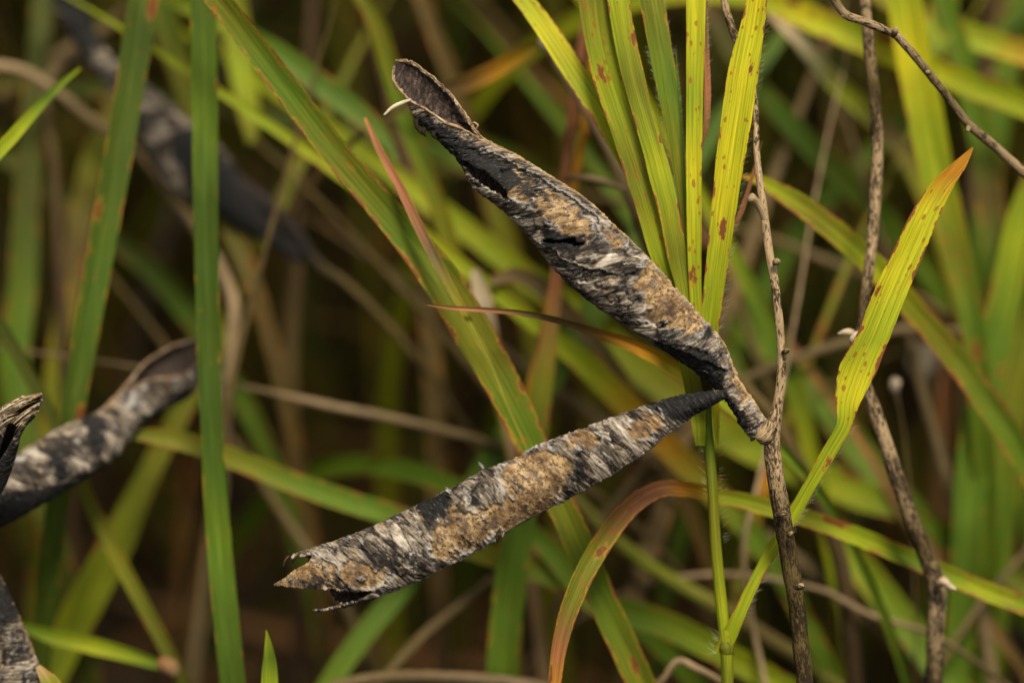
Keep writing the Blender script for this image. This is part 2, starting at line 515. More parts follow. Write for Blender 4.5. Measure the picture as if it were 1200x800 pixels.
def edge_hairs(parent, xy, dz, dirx, count, length=.9, seed=5):
    pts = np.array([P(x, y, dz) for x, y in xy])
    c, q = spline(pts, count)
    rr = random.Random(seed)
    i = sorted(rr.randrange(count) for _ in range(count))
    out = Rt * dirx + Up * .35 - Fw * .2
    return hairs(parent, c[i], [out] * count, length, seed=seed)

def tube(name, pts, radii, code, mat=None, parent=None, ends='..', fleck=.5, seed=1, sides=20, lump=.10, ridge=.0, n=None, cap=True, sq=1.0):
    """A stem: pts (x, y, dz), radii in photo pixels."""
    mat = mat or BARK
    cp = [P(*p) for p in pts]
    if isinstance(radii, (int, float)): radii = [radii] * len(pts)
    rs = list(np.interp(np.linspace(0, 1, len(pts)), np.linspace(0, 1, len(radii)), radii))
    rs = [a * PX(p[2]) for a, p in zip(rs, pts)]
    tt = list(np.linspace(0, 1, len(pts)))
    for side in (1, 0):
        e = ends[side]
        if e == '.': continue
        ex = extend(cp if side else cp[::-1], e, seed * 2 + side)
        r0 = rs[-1] if side else rs[0]
        re = [r0 if e == 'g' else max(2e-5, r0 * (1 - (k + 1) / len(ex))) for k in range(len(ex))]
        te = [1.0 if side else 0.0] * len(ex)
        if side: cp, rs, tt = cp + ex, rs + re, tt + te
        else: cp, rs, tt = ex[::-1] + cp, re[::-1] + rs, te + tt
    ln = sum(np.linalg.norm(cp[i + 1] - cp[i]) for i in range(len(cp) - 1))
    n = n or int(min(420, max(16, ln / .0007)))
    c, q, rv, tv = spline(cp, n, (rs, tt))
    V, uv, F = tube_mesh(c, rv, sides, lump, ridge, seed, cap)
    tint = np.repeat(colours(code, tv), sides, 0)
    fl = np.interp(tv, np.linspace(0, 1, len(fleck)), fleck) if isinstance(fleck, (list, tuple)) else np.full(n, float(fleck))
    at = dict(tint=tint, fleck=np.repeat(fl, sides))
    if mat is LEAF or mat is STRAW:
        th = np.arange(sides) / sides * 2 * math.pi
        at = dict(tint=tint, across=np.tile(np.cos(th) * .8, n), spot=np.full(n * sides, .15), edge=np.full(n * sides, .2))
    if cap:
        for k in at: at[k] = np.concatenate([at[k], at[k][:1], at[k][-1:]])
    return mk(name, V, F, mat, parent, at, uv, at_base=parent is None)

def tube_mesh(c, rv, sides, lump=.1, ridge=0, seed=1, cap=True):
    n = len(c)
    tan = norm(np.gradient(c, axis=0))
    a = norm(np.cross(tan, Fw)); b = np.cross(tan, a)
    th = np.arange(sides) / sides * 2 * math.pi
    s = np.concatenate([[0], np.cumsum(np.linalg.norm(np.diff(c, axis=0), axis=1))])
    mr = max(rv.mean(), 1e-5)
    nz = fbm(s[:, None] / mr * .35 + 50, np.cos(th)[None] * 1.1 + 7 + np.sin(th)[None] * .6, seed, 3) - .5
    rad = rv[:, None] * (1 + lump * 2 * nz + ridge * np.abs(np.sin(th * 4))[None])
    V = c[:, None] + rad[..., None] * (a[:, None] * np.cos(th)[None, :, None] + b[:, None] * np.sin(th)[None, :, None])
    V = V.reshape(-1, 3)
    uv = np.stack([np.tile(th / (2 * math.pi), n) * np.repeat(rv, sides) * 6283, np.repeat(s * 1000, sides)], 1)
    F = [grid_faces(n, sides, wrap=True)]
    if cap:
        V = np.concatenate([V, c[:1], c[-1:]])
        uv = np.concatenate([uv, uv[:1], uv[-1:]])
        j = np.arange(sides); j2 = (j + 1) % sides
        F.append(np.stack([np.full(sides, n * sides), j2, j], 1))
        F.append(np.stack([np.full(sides, n * sides + 1), (n - 1) * sides + j, (n - 1) * sides + j2], 1))
    return V, uv, F

def poly_sd(x, y, poly):
    """Signed distance to a polygon, positive inside."""
    p = np.asarray(poly, float)
    d = np.full(x.shape, 1e9); ins = np.zeros(x.shape, bool)
    for i in range(len(p)):
        ax, ay = p[i]; bx, by = p[(i + 1) % len(p)]
        ex, ey = bx - ax, by - ay
        t = np.clip(((x - ax) * ex + (y - ay) * ey) / (ex * ex + ey * ey + 1e-9), 0, 1)
        d = np.minimum(d, np.hypot(x - ax - t * ex, y - ay - t * ey))
        cond = ((ay > y) != (by > y)) & (x < (bx - ax) * (y - ay) / (by - ay + 1e-12) + ax)
        ins ^= cond
    return np.where(ins, d, -d)

class Pod: pass

def pod(parent, pairs, dz, ratio, NS, NT_, gap_mid, gap_half, fib_deg, tans=(), darks=(), holes=(), end=None, seed=1,
        seam=None, back_tan=.35, at_base=False, wall=.30, flat=None, name='pod', lumps=.22, crease=None, lens=1.22):
    """A dry legume pod. pairs: outline points (upper edge, lower edge) from the tip to the stalk; the wall runs
    round the axis from gap_mid+gap_half to gap_mid+360-gap_half degrees (0 = upper edge, 90 = towards the lens)."""
    g = Pod()
    npair = len(pairs)
    q0 = np.linspace(0, 1, npair)
    dzv = np.interp(q0, np.linspace(0, 1, len(dz)), dz)
    a = np.array([P(p[0], p[1], z) for p, z in zip(pairs, dzv)])
    b = np.array([P(p[2], p[3], z) for p, z in zip(pairs, dzv)])
    ch, q, tq = spline(np.concatenate([(a + b) / 2, (a - b) / 2], 1), NS, (q0,))
    c, h = ch[:, :3], ch[:, 3:]
    hw = np.linalg.norm(h, axis=1)
    tan = norm(np.gradient(c, axis=0))
    tc = norm(np.cross(h, tan))
    tc = np.where((tc * (c - CAM)).sum(1, keepdims=True) > 0, -tc, tc)
    ra = np.interp(tq, np.linspace(0, 1, len(ratio)), ratio)
    gm = np.radians(np.interp(tq, [k[0] for k in gap_mid], [k[1] for k in gap_mid]))
    gh = np.radians(np.interp(tq, [k[0] for k in gap_half], [k[1] for k in gap_half]))
    t = np.linspace(0, 1, NT_)
    th = (gm + gh)[:, None] + (2 * math.pi - 2 * gh)[:, None] * t[None]
    ct, st = np.cos(th), np.sin(th)
    s_mm = q[:, None] * 1000 + 0 * th
    a_mm = hw[:, None] * 1000 * th * .85
    # fibre frame
    fa = R(fib_deg)
    fu, fv = s_mm * math.cos(fa) + a_mm * math.sin(fa), -s_mm * math.sin(fa) + a_mm * math.cos(fa)
    sl = np.sign(st) * np.abs(st) ** lens                        # a lens-shaped section, sharp at both seams
    base = c[:, None] + h[:, None] * ct[..., None] + tc[:, None] * (hw * ra)[:, None, None] * sl[..., None]
    x, y, _ = to_px(base.reshape(-1, 3))
    x, y = x.reshape(th.shape), y.reshape(th.shape)
    front = st > -.12
    # ragged patch fields in the pod's own surface coordinates
    wx = (fbm(fu * .55, fv * 1.1, seed, 4) - .5) * 26 + (fbm(fu * 1.6, fv * 3.2, seed + 5, 3) - .5) * 9
    wy = (fbm(fu * .55 + 40, fv * 1.1, seed + 9, 4) - .5) * 22 + (fbm(fu * 1.6 + 9, fv * 3.0, seed + 6, 3) - .5) * 8
    f = np.full(th.shape, -30.0)
    for p in tans: f = np.maximum(f, poly_sd(x + wx * .6, y + wy * .6, p))
    fb = (fbm(fu * .16, fv * .22, seed + 20, 4) - (1 - back_tan * .9)) * 60
    f = np.where(front & (len(tans) > 0), f, fb)
    fine = fbm(fu * 1.3, fv * 2.6, seed + 71, 5) - .5
    isl = fbm(fu * .9 + 31, fv * 1.5, seed + 73, 5)
    f = f + fine * 8
    f = np.maximum(f, np.where(front, (isl - .72) * 60, -30))          # small windows through the skin
    f = np.minimum(f, (.74 - fbm(fu * .8 + 71, fv * 1.4, seed + 77, 5)) * 60)  # islands of skin left on the bared shell
    peel = 1 - sstep(-2.0, 2.0, f)
    lip = np.exp(-((f + 2.2) / 1.7) ** 2) * sstep(.45, .7, fbm(fu * .5 + 3, fv * .5, seed + 31, 3)) * .8
    d = np.zeros(th.shape)
    for p in darks:
        p, amt = p if isinstance(p, tuple) and isinstance(p[1], float) else (p, 1.0)
        d = np.maximum(d, amt * sstep(-9, 9, poly_sd(x + wx * .6, y + wy * .6, p) + fine * 10))
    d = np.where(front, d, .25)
    # layers of peeling skin: terraces of a stretched noise
    lay = fbm(fu * .13 + 11, fv * .55, seed + 40, 4) * 7
    saw = lay - np.floor(lay)
    stepw = sstep(.80, .98, saw)
    lip = np.maximum(lip, peel * stepw * .55 * sstep(.4, .65, fbm(fu * .3, fv * .8 + 5, seed + 44, 3)))
    rip = fbm(fu * .5, fv * 3.0, seed + 50, 4) - .5
    low = fbm(s_mm * .09, th * .8, seed + 60, 3) - .5
    fade = np.minimum(1, hw * 1000 / 1.2)[:, None]
    hgt = (peel * (.20 + .18 * saw * (1 - stepw) + .22 * rip) + .14 * lip + (1 - peel) * .07 * rip + lumps * low * 1.6) * fade
    sm = np.zeros(th.shape)
    if seam is not None:
        for (deg, wid, amp) in seam:
            dd = np.angle(np.exp(1j * (th - R(deg))))
            e = np.exp(-(dd * hw[:, None] * 1000 / wid) ** 2)
            sm = np.maximum(sm, e * amp)
            hgt = hgt + .16 * e * amp
    for cr, amp in (crease or []):
        # the free edge of a rolled layer: it stands proud on one side and drops to the layer beneath
        cd_ = np.radians(np.interp(tq, [k[0] for k in cr], [k[1] for k in cr]))[:, None]
        cd_ = cd_ + (fbm(s_mm * .8, th * 0 + seed, seed + 91, 4) - .5) * .35
        on = sstep(cr[0][0] - .02, cr[0][0] + .03, tq)[:, None] * (1 - sstep(cr[-1][0] - .05, cr[-1][0] + .02, tq))[:, None]
        dq = (cd_ - np.mod(th, 2 * math.pi)) * hw[:, None] * 1000
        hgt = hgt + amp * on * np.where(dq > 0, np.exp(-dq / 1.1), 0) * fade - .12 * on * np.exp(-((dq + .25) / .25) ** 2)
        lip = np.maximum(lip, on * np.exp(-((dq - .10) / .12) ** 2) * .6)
        d = np.maximum(d, on * np.where(dq < 0, np.exp(dq / .35), 0) * .95)  # crevice shade below the free edge, painted into the colour
    pn = norm(h[:, None] / hw[:, None, None] ** 2 * ct[..., None] + tc[:, None] * st[..., None] / (hw * ra)[:, None, None])
    V = base + pn * (hgt / 1000)[..., None]
    keep = np.ones(th.shape, bool)
    for p in holes:
        keep &= ~((poly_sd(x + wx * .35, y + wy * .35, p) > 0) & (st > .02))
    if end is not None:
        deg = np.degrees(np.mod(th, 2 * math.pi))
        lim = np.interp(deg.ravel(), [k[0] for k in end], [k[1] for k in end]).reshape(th.shape)
        lim = lim + (fbm(th * 7, s_mm * .5, seed + 70, 4) - .5) * 7
        keep &= x > lim
    at = dict(peel=peel.ravel(), dark=d.ravel(), lip=np.clip(lip, 0, 1).ravel(), seam=sm.ravel())
    uv = np.stack([fu.ravel(), fv.ravel()], 1)
    F = grid_faces(NS, NT_, keep)
    used = np.unique(F)
    remap = np.full(NS * NT_, -1); remap[used] = np.arange(len(used))
    Vf = V.reshape(-1, 3)
    # faces must look outwards, so that the wall grows inwards
    f0 = F[::97]
    nrm0 = np.cross(Vf[f0[:, 1]] - Vf[f0[:, 0]], Vf[f0[:, 2]] - Vf[f0[:, 0]])
    if (pn.reshape(-1, 3)[f0[:, 0]] * nrm0).sum() < 0: F = F[:, ::-1]
    o = mk(name, Vf[used], remap[F], [POD, INSIDE], parent, {k: v[used] for k, v in at.items()}, uv[used], at_base=at_base)
    md = o.modifiers.new('wall', 'SOLIDIFY')
    md.thickness = wall / 1000
    md.offset = -1
    md.material_offset = 1
    md.use_rim = True
    md.material_offset_rim = 0
    g.o, g.V, g.pn, g.x, g.y, g.st, g.tan, g.keep, g.tq, g.th = o, V, pn, x, y, st, tan, keep, tq, th
    g.dir = norm(tan[:, None] * math.cos(fa) + norm(np.gradient(base, axis=1)) * math.sin(fa))
    return g

def rim(g, rows, col, r, name='seam', seed=1):
    """A cord along one edge of the open wall."""
    c = g.V[rows[0]:rows[1], col]
    k = np.linspace(0, 1, len(c))
    rv = np.full(len(c), r / 1000) * (.55 + .9 * fbm(k * 18, k * 0 + seed, seed, 3))
    rv *= np.clip(np.minimum(k, 1 - k) * 14 + .12, 0, 1)
    V, uv, F = tube_mesh(c[::2], rv[::2], 8, .25, 0, seed)
    return mk(name, V, F, RIM, g.o, uv=uv)

def flake(g, px, py, L, W, curl, ang=0, seed=1, mat=None, lift=-.02):
    """A scrap of peeling skin on the near side of a pod at photo pixel (px, py); L, W in mm."""
    dist = (g.x - px) ** 2 + (g.y - py) ** 2 + np.where((g.st > .05) & g.keep, 0, 1e6)
    i, j = np.unravel_index(np.argmin(dist), dist.shape)
    p, nr = g.V[i, j], norm(g.pn[i, j])
    d = g.dir[i, j]; d = norm(d - nr * (d @ nr)); s = np.cross(nr, d)
    ca, sa = math.cos(R(ang)), math.sin(R(ang))
    d, s = d * ca + s * sa, s * ca - d * sa
    n, m = 12, 9
    rr = random.Random(seed)
    side_j = [(rr.random(), rr.random()) for _ in range(n)]
    V = []
    for a in range(n):
        u = a / (n - 1)
        for b in range(m):
            v = b / (m - 1) * 2 - 1
            jag = 1 + .7 * (rr.random() - .5) * (1 if a >= n - 2 else .1)
            wv = W * (1 - .6 * u ** 2 + .5 * (side_j[a][v > 0] - .5)) * v / 2
            k = curl * u
            if abs(curl) > .01:
                xx, zz = L * math.sin(k) / curl, L * (1 - math.cos(k)) / curl
            else: xx, zz = L * u, 0
            zz += lift + .05 * math.sin(v * 2 + a) - .16 * v * v * W * .5
            V.append(p + (d * xx * jag + s * wv + nr * zz) / 1000)
    uv = [((a / (n - 1)) * W * .5 + px, (b / (m - 1)) * L + py) for a in range(n) for b in range(m)]
    k = np.ones(n * m)
    ed = np.array([max(0, a - n + 3) / 2 for a in range(n) for b in range(m)])
    o = mk('bark_flake', V, grid_faces(n, m), mat or POD, g.o, dict(peel=k, dark=k * .1, lip=ed, seam=k * 0), uv)
    md = o.modifiers.new('thickness', 'SOLIDIFY'); md.thickness = .00006
    return o

def strand(parent, pts, r, mat=None, name='fibre', code='T', fleck=.2):
    return tube(name, pts, r, code, mat or BARK, parent, fleck=fleck, sides=8, lump=.1, n=26)

# ================================================================== the dead legume stalk with its two pods
PODS = 'dry dead seed pods'
stalk = empty('dead_legume_plant', P(945, 805, 2) * np.array([1, 1, 0]))
tag(stalk, 'dry flecked brown stalk carrying the two twisted grey and tan seed pods', 'dead plant')
tube('stem', [(846, -12, 5), (852, 16, 5), (862, 44, 6), (873, 80, 6), (884, 113, 5), (887, 180, 3), (893, 232, 2), (901, 292, 1), (909, 340, 0),
              (915, 400, 0), (916, 440, 0), (911, 478, 0), (905, 512, 0), (909, 560, 0), (918, 612, 1), (926, 662, 2), (935, 722, 3), (944, 810, 4)],
     [4, 4.5, 5, 3.2, 3.0, 4.0, 4.6, 5, 5, 5, 5.4, 6.5, 9.5, 10.5, 10.8, 10.4, 9.6, 9.6], 'TTTTTTTTTTNNN', None, stalk, 'tg',
     fleck=[.78, .78, .72, .64, .6, .6, .6, .64, .69, .72, .74, .77], seed=4, sides=28, lump=.13, n=520)
tube('branch_stub', [(897, 258, 1.5), (891, 244, 1), (885, 236, .4), (880, 231, -.2)], [4, 4.5, 5, 6], 'TT', None, stalk, fleck=.3, sides=14, lump=.2, n=20)
for (x, y, x2, y2, r) in [(908, 308, 914, 306, 4.6), (918, 413, 925, 410, 3.6), (909, 604, 923, 601, 4.2), (933, 688, 943, 686, 4.5), (925, 628, 929, 623, 3)]:
    o = tube('bud_scar', [(x, y, -.6), ((x + x2) / 2, (y + y2) / 2, -1.0), (x2, y2, -1.2)], [r * .8, r, r * .45], 'NT', None, stalk, fleck=.7, sides=14, lump=.5, n=14)
tube('pod_collar', [(903, 499, -.4), (898, 505, -.7), (894, 510, -.8), (889, 514, -.6)], [9.5, 11.5, 11, 8], 'TT', None, stalk, fleck=.66, sides=26, lump=.42, n=16)

up_pairs = [(463, 72, 461, 77), (478, 75, 463, 93), (495, 86, 476, 112), (518, 105, 489, 138), (540, 131, 514, 161), (562, 164, 541, 190),
            (600, 183, 558, 219), (640, 207, 590, 245), (680, 232, 622, 277), (712, 259, 651, 314), (742, 287, 684, 345), (772, 319, 722, 372),
            (800, 350, 762, 397), (825, 378, 797, 420), (845, 402, 826, 440), (857, 428, 843, 456), (866, 446, 851, 464), (877, 464, 861, 480),
            (888, 483, 872, 498), (900, 500, 883, 514)]
up = pod(stalk, up_pairs, [4, 3, 1.5, 0, 0, 0, 0], [.45, .5, .55, .6, .62, .62, .65, .7, .85, 1, 1], 500, 168,
         [(0, 92), (.053, 90), (.105, 80), (.158, 57), (.21, 50), (.245, 27), (.27, 14), (1, 14)],
         [(0, 82), (.053, 88), (.105, 76), (.158, 54), (.21, 46), (.245, 20), (.272, .6), (1, .4)], -55,
         tans=[[(628, 222), (648, 222), (668, 238), (692, 262), (694, 287), (668, 286), (646, 262), (632, 246)],
               [(757, 306), (778, 326), (801, 352), (828, 380), (820, 391), (792, 386), (768, 381), (754, 371), (757, 352), (745, 340), (748, 318)],
               [(545, 172), (566, 180), (598, 192), (630, 212), (622, 240), (596, 230), (568, 210), (548, 190)],
               [(700, 262), (716, 268), (730, 284), (722, 290), (706, 276)],
               [(852, 418), (864, 440), (880, 470), (874, 472), (858, 446)]],
         darks=[([(500, 135), (545, 164), (600, 190), (612, 214), (594, 226), (560, 205), (530, 190), (490, 165), (474, 128)], .75),
                ([(600, 188), (640, 210), (650, 240), (606, 232)], .55), ([(634, 270), (690, 278), (672, 296), (640, 294)], .9),  # patch at the slit: crevice shade laid in as dark colour
                ([(690, 262), (706, 272), (712, 286), (694, 276)], .6), ([(600, 250), (640, 300), (700, 352), (720, 372), (690, 362), (640, 326), (600, 270)], .55),
                ([(775, 392), (812, 408), (838, 412), (850, 438), (848, 470), (826, 446), (796, 424), (766, 402)], .9),
                ([(846, 458), (864, 470), (872, 488), (874, 500), (860, 488)], .85), ([(722, 336), (752, 366), (746, 384), (716, 366)], .5)],
         holes=[[(543, 184), (560, 197), (575, 206), (592, 221), (600, 238), (582, 225), (562, 212), (549, 201)],
                [(638, 281), (654, 282), (672, 281), (684, 284), (668, 284.5), (648, 284)]],
         seam=[(14, .35, .9), (0, .3, .25), (180, .35, .3)], seed=11,
         crease=[([(.42, 156), (.5, 112), (.56, 70)], .42), ([(.60, 165), (.68, 130), (.75, 100), (.80, 60)], .38), ([(.27, 60), (.40, 40), (.5, 34)], .2)])
tag(up.o, 'twisted pod pointing up with its split tip open like a spoon')
rim(up, (0, 138), 0, .16, seed=3)
rim(up, (0, 138), -1, .10, seed=8)
strand(up.o, [(481, 117, 0), (470, 121, -1), (460, 126, -1.4), (450, 135, -1.5)], [1.6, 2.4, 2.2, 1.2], name='tendril', code='W')
strand(up.o, [(552, 146, .2), (556, 144, -.4), (560, 147, -.6), (558, 151, -.4)], [1, 1.3, 1, .8], name='fibre', code='T')
for k, (x, y, x2, y2) in enumerate([(487, 140, 494, 158), (497, 150, 499, 160), (508, 155, 512, 163)]):
    strand(up.o, [(x, y, .3), ((x + x2) / 2 - 2, (y + y2) / 2, .2), (x2, y2, .4)], [3, 2.4, .7], code='K', fleck=1.2)

for k, (x, y, L, W, cu, an) in enumerate([
        (628, 262, 2.4, 1.5, .7, 0), (676, 304, 2.4, 1.2, .6, 5), (716, 296, 2.2, 1.0, .8, 0), (730, 316, 2.2, 1.2, .7, -5), (736, 350, 2.0, 1.2, .8, 5), (772, 384, 1.6, 1.0, .9, 30)]):
    flake(up, x, y, L, W, cu, an, seed=30 + k)

low_pairs = [(852, 457, 854, 463), (835, 459, 838, 471), (812, 463, 820, 480), (785, 469, 798, 491), (760, 477, 779, 506), (730, 487, 752, 529),
             (700, 498, 722, 549), (665, 510, 690, 567), (630, 524, 655, 586), (595, 542, 620, 605), (560, 557, 583, 627), (520, 580, 545, 648),
             (480, 599, 505, 668), (440, 618, 465, 686), (400, 634, 432, 700), (365, 644, 398, 709), (340, 653, 366, 713), (314, 664, 336, 707)]
lo = pod(stalk, low_pairs, [-1, -1.2, -1, -1, -1, -1, 0], [1, .95, .8, .7, .66, .64, .62, .62, .62], 470, 168,
         [(0, 186), (1, 186)], [(0, .4), (.85, .4), (1, 2)], -62,
         tans=[[(588, 552), (612, 532), (640, 526), (668, 540), (664, 562), (646, 588), (610, 606), (592, 588)],
               [(575, 592), (612, 580), (650, 574), (652, 592), (618, 612), (582, 628)],
               [(668, 508), (690, 500), (706, 514), (692, 530), (672, 526)],
               [(736, 500), (756, 484), (776, 482), (780, 492), (764, 508), (742, 516)],
               [(507, 622), (530, 604), (556, 600), (576, 588), (590, 606), (572, 628), (530, 650), (506, 648)],
               [(527, 584), (542, 582), (546, 604), (530, 604)],
               [(308, 684), (345, 664), (374, 655), (396, 664), (404, 690), (320, 695)],
               [(402, 660), (420, 655), (440, 672), (452, 660), (452, 676), (430, 690), (404, 682)]],
         darks=[([(754, 474), (800, 460), (856, 454), (858, 468), (812, 486), (790, 496), (776, 484)], .9),
                ([(483, 590), (508, 576), (528, 580), (526, 604), (504, 612), (488, 604)], .8),
                ([(668, 540), (682, 538), (686, 554), (674, 560)], .9), ([(700, 506), (726, 504), (732, 520), (706, 528)], .6),
                ([(598, 566), (620, 562), (618, 576), (600, 580)], .6), ([(440, 634), (492, 650), (500, 666), (472, 668), (440, 645)], .5),
                ([(600, 612), (640, 596), (652, 592), (645, 602), (606, 620)], .5), ([(640, 590), (700, 556), (720, 545), (700, 566), (650, 590)], .4),
                ([(350, 676), (400, 672), (420, 692), (350, 692)], .6)],
         end=[(0, 346), (15, 341), (25, 348), (34, 366), (44, 362), (53, 345), (70, 330), (85, 316), (96, 348), (110, 385), (120, 402), (130, 418), (136, 434),
              (143, 434), (150, 422), (157, 398), (164, 374), (172, 364), (180, 364), (188, 380), (200, 400), (240, 385), (300, 365), (345, 350), (360, 346)],
         back_tan=.5, seam=[(186, .3, .35), (4, .3, .15), (174, .25, .2)], seed=23,
         crease=[([(.14, 160), (.3, 152), (.42, 166), (.70, 168), (.84, 158)], .36)])
tag(lo.o, 'grey flaking pod reaching down with a jagged broken open end')
for k, (x, y, L, W, cu, an) in enumerate([
        (424, 642, 2.2, 1.2, .4, 5), (440, 648, 2.2, 1.0, .7, -5), (540, 588, 2.2, .9, .8, 0), (548, 600, 2.0, .7, .8, 5),
        (578, 560, 2.2, 1.1, .7, 0), (690, 536, 2.0, 1.4, .8, 0), (716, 516, 2.0, 1.2, .7, 10)]):
    flake(lo, x, y, L, W, cu, an, seed=60 + k)
for (x, y, x2, y2, r, c) in [(340, 650, 332, 664, 1.6, 'K'), (352, 648, 343, 660, 1.8, 'K'), (341, 651, 340, 643, .6, 'K')]:
    strand(lo.o, [(x, y, -1), ((x + x2) / 2 - 2, (y + y2) / 2, -1.4), (x2, y2, -1.2)], [r, r, r * .4], code=c, fleck=.8)

# ================================================================== the bristly grass shoot behind the pods
shoot = empty('grass_shoot', P(851, 810, 6) * np.array([1, 1, 0]))
tag(shoot, 'bristly grass shoot whose bright yellow-green leaves fan out behind the upper pod', 'grass')
tube('culm', [(823, 405, 6), (826, 432, 6), (829, 500, 6), (834, 560, 6), (839, 640, 6), (845, 705, 6), (851, 760, 6), (853, 812, 6)], [6, 6, 6, 6.3, 6.6, 7, 7.2, 7.4],
     'MGMYM', LEAF, shoot, '.g', seed=8, lump=.04, n=260)
tube('node', [(824, 428, 4.6), (827, 440, 4.2), (829, 452, 4.4), (831, 462, 5)], [5.5, 7.5, 6.5, 5], 'K', None, shoot, fleck=.7, sides=14, lump=.35, n=14)
tube('node', [(849, 750, 6), (851, 758, 6), (852, 766, 6)], [7, 9.2, 7.5], 'M', LEAF, shoot, sides=16, lump=.05, n=10)
for (x, y, x2, y2) in [(832, 446, 843, 441), (830, 440, 836, 424), (826, 445, 819, 430)]:
    strand(shoot, [(x, y, 4.4), ((x + x2) / 2, (y + y2) / 2 + 2, 4), (x2, y2, 4)], [2, 1.6, .7], code='K', fleck=.6)
LA1 = blade_edges('leaf', [(676, -12, 714, -12), (686, 50, 722, 50), (697, 100, 736, 100), (715, 150, 752, 150), (731, 200, 768, 200), (747, 250, 780, 250), (762, 300, 792, 300), (782, 350, 803, 350), (798, 405, 815, 405)],
                  [6, 5.6, 5.2, 5], 'MYMYM', shoot, fold=.10, spot=.5, edge=.35, seed=2, ends='t.', tilt=-.3)
LA2 = blade_edges('leaf', [(709, -12, 734, -12), (719, 50, 746, 50), (731, 100, 757, 100), (745, 150, 770, 150), (758, 200, 785, 200), (771, 250, 796, 250), (781, 300, 804, 300), (792, 340, 807, 340), (806, 405, 816, 405)],
                  [5, 4.6, 4.4, 4.6], 'YMYMY', shoot, fold=.14, spot=.30, edge=.42, seed=6, ends='t.', tilt=.5)
LB = blade_edges('leaf', [(746, -12, 776, -12), (757, 45, 785, 45), (768, 100, 794, 100), (779, 150, 799, 150), (788, 200, 803, 200), (797, 250, 805, 250), (803, 325, 807, 325)],
                 [7, 6, 6], 'MGMM', shoot, fold=.16, spot=.12, edge=.38, seed=9, ends='t.', tilt=.4)
blade('leaf', [(792, 58, 6.5), (797, 120, 6.3), (801, 200, 6), (804, 260, 6)], [1, 4, 4.5, 3], 'BB', parent=shoot, fold=.2, spot=0, edge=.1, seed=4)
LC = blade_edges('leaf', [(804, -12, 827, -12), (804, 75, 825, 75), (804, 150, 823, 150), (804, 200, 822, 200), (805, 275, 822, 275), (808, 345, 822, 345), (814, 405, 824, 405)],
                 [4.5, 4, 4, 5], 'LYLYY', shoot, fold=.25, spot=.50, edge=.36, seed=12, ends='t.')
blade('leaf_margin', [(827, -12, 5), (828, 60, 4.6), (829, 110, 4.4), (827, 150, 4.5), (821, 175, 5)], [4, 6, 8, 7, 2], 'PSP', parent=shoot, fold=.3, spot=.1, edge=.3, seed=31)
LD = blade_edges('leaf', [(878, -12, 901, -12), (868, 30, 897, 30), (855, 75, 891, 75), (844, 150, 880, 150), (838, 200, 871, 200), (831, 275, 859, 275), (826, 325, 851, 325), (821, 385, 843, 385), (819, 430, 834, 430)],
                 [2.5, 3, 4, 5.5], 'LLLYY', shoot, fold=.2, spot=.5, edge=.43, seed=15, ends='t.', tilt=-.3)
tag(LD, 'brightest yellow leaf with rusty spots'); tag(LC, 'narrow upright yellow leaf with pinkish margin')
blade_edges('leaf_sheath', [(790, 395, 818, 395), (799, 440, 825, 440), (807, 480, 827, 480), (815, 522, 826, 522)], [5.4, 5], 'YMY', shoot, fold=.3, spot=.05, edge=.2, seed=17, n=50)
blade_edges('leaf_sheath', [(828, 420, 842, 420), (832, 460, 843, 460), (836, 500, 843, 500), (839, 524, 842, 526)], [5.6, 5.2], 'YLY', shoot, fold=.3, spot=.2, edge=.35, seed=19, n=40)
blade('leaf', [(893, 165, 9), (882, 205, 9), (868, 250, 8), (862, 262, 8), (846, 300, 8), (836, 360, 7)], [1, 4, 6, 6, 5, 4], 'PSPM', parent=shoot, fold=.3, spot=.2, seed=33)
LE = blade_edges('leaf', [(838, 763, 853, 766), (846, 742, 864, 744), (858, 718, 873, 722), (873, 688, 886, 692), (898, 641, 910, 649), (922, 600, 936, 607), (944, 562, 957, 569),
                          (964, 525, 980, 532), (981, 494, 998, 499), (978, 464, 1007, 474), (984, 428, 1026, 436), (1003, 392, 1044, 391), (1024, 340, 1066, 336),
                          (1048, 290, 1087, 285), (1068, 248, 1104, 245), (1092, 213, 1118, 217), (1115, 192, 1131, 197), (1139, 172, 1141, 174)],
                 [6, 5, 5, 4, 3, 3, 3, 3, 3], 'YYYYYYLYLLOO', shoot, fold=.22, spot=.38, edge=.52, seed=21, n=190)
tag(LE, 'long slanting leaf widening into a bright yellow blade with an orange tip')
edge_hairs(LA2, [(709, -5), (731, 100), (758, 200), (781, 300), (792, 335)], 6, -1, 110, .6, 5)
edge_hairs(LB, [(776, 0), (794, 100), (803, 200)], 5.6, 1, 80, .6, 6)
edge_hairs(LB, [(757, 45), (779, 150), (788, 200), (797, 250)], 5.6, -1, 80, .6, 7)
edge_hairs(LD, [(898, 20), (891, 75), (880, 150), (871, 200), (859, 275), (851, 325), (843, 385)], 4, 1, 170, .8, 8)
edge_hairs(LC, [(827, 0), (829, 80), (828, 150)], 4.2, 1, 70, .7, 9)
edge_hairs(LE, [(1000, 500), (980, 533), (957, 570), (936, 608), (910, 650), (886, 693), (873, 724)], 4.5, 1, 120, .9, 10)
edge_hairs(LE, [(846, 742), (838, 760), (840, 766)], 5.6, -1, 16, 1.5, 11)
edge_hairs(shoot, [(842, 470), (842, 500), (843, 560), (848, 640)], 5.4, 1, 46, 1.1, 12)
edge_hairs(shoot, [(822, 500), (824, 520), (829, 580)], 5.4, -1, 26, 1.1, 13)

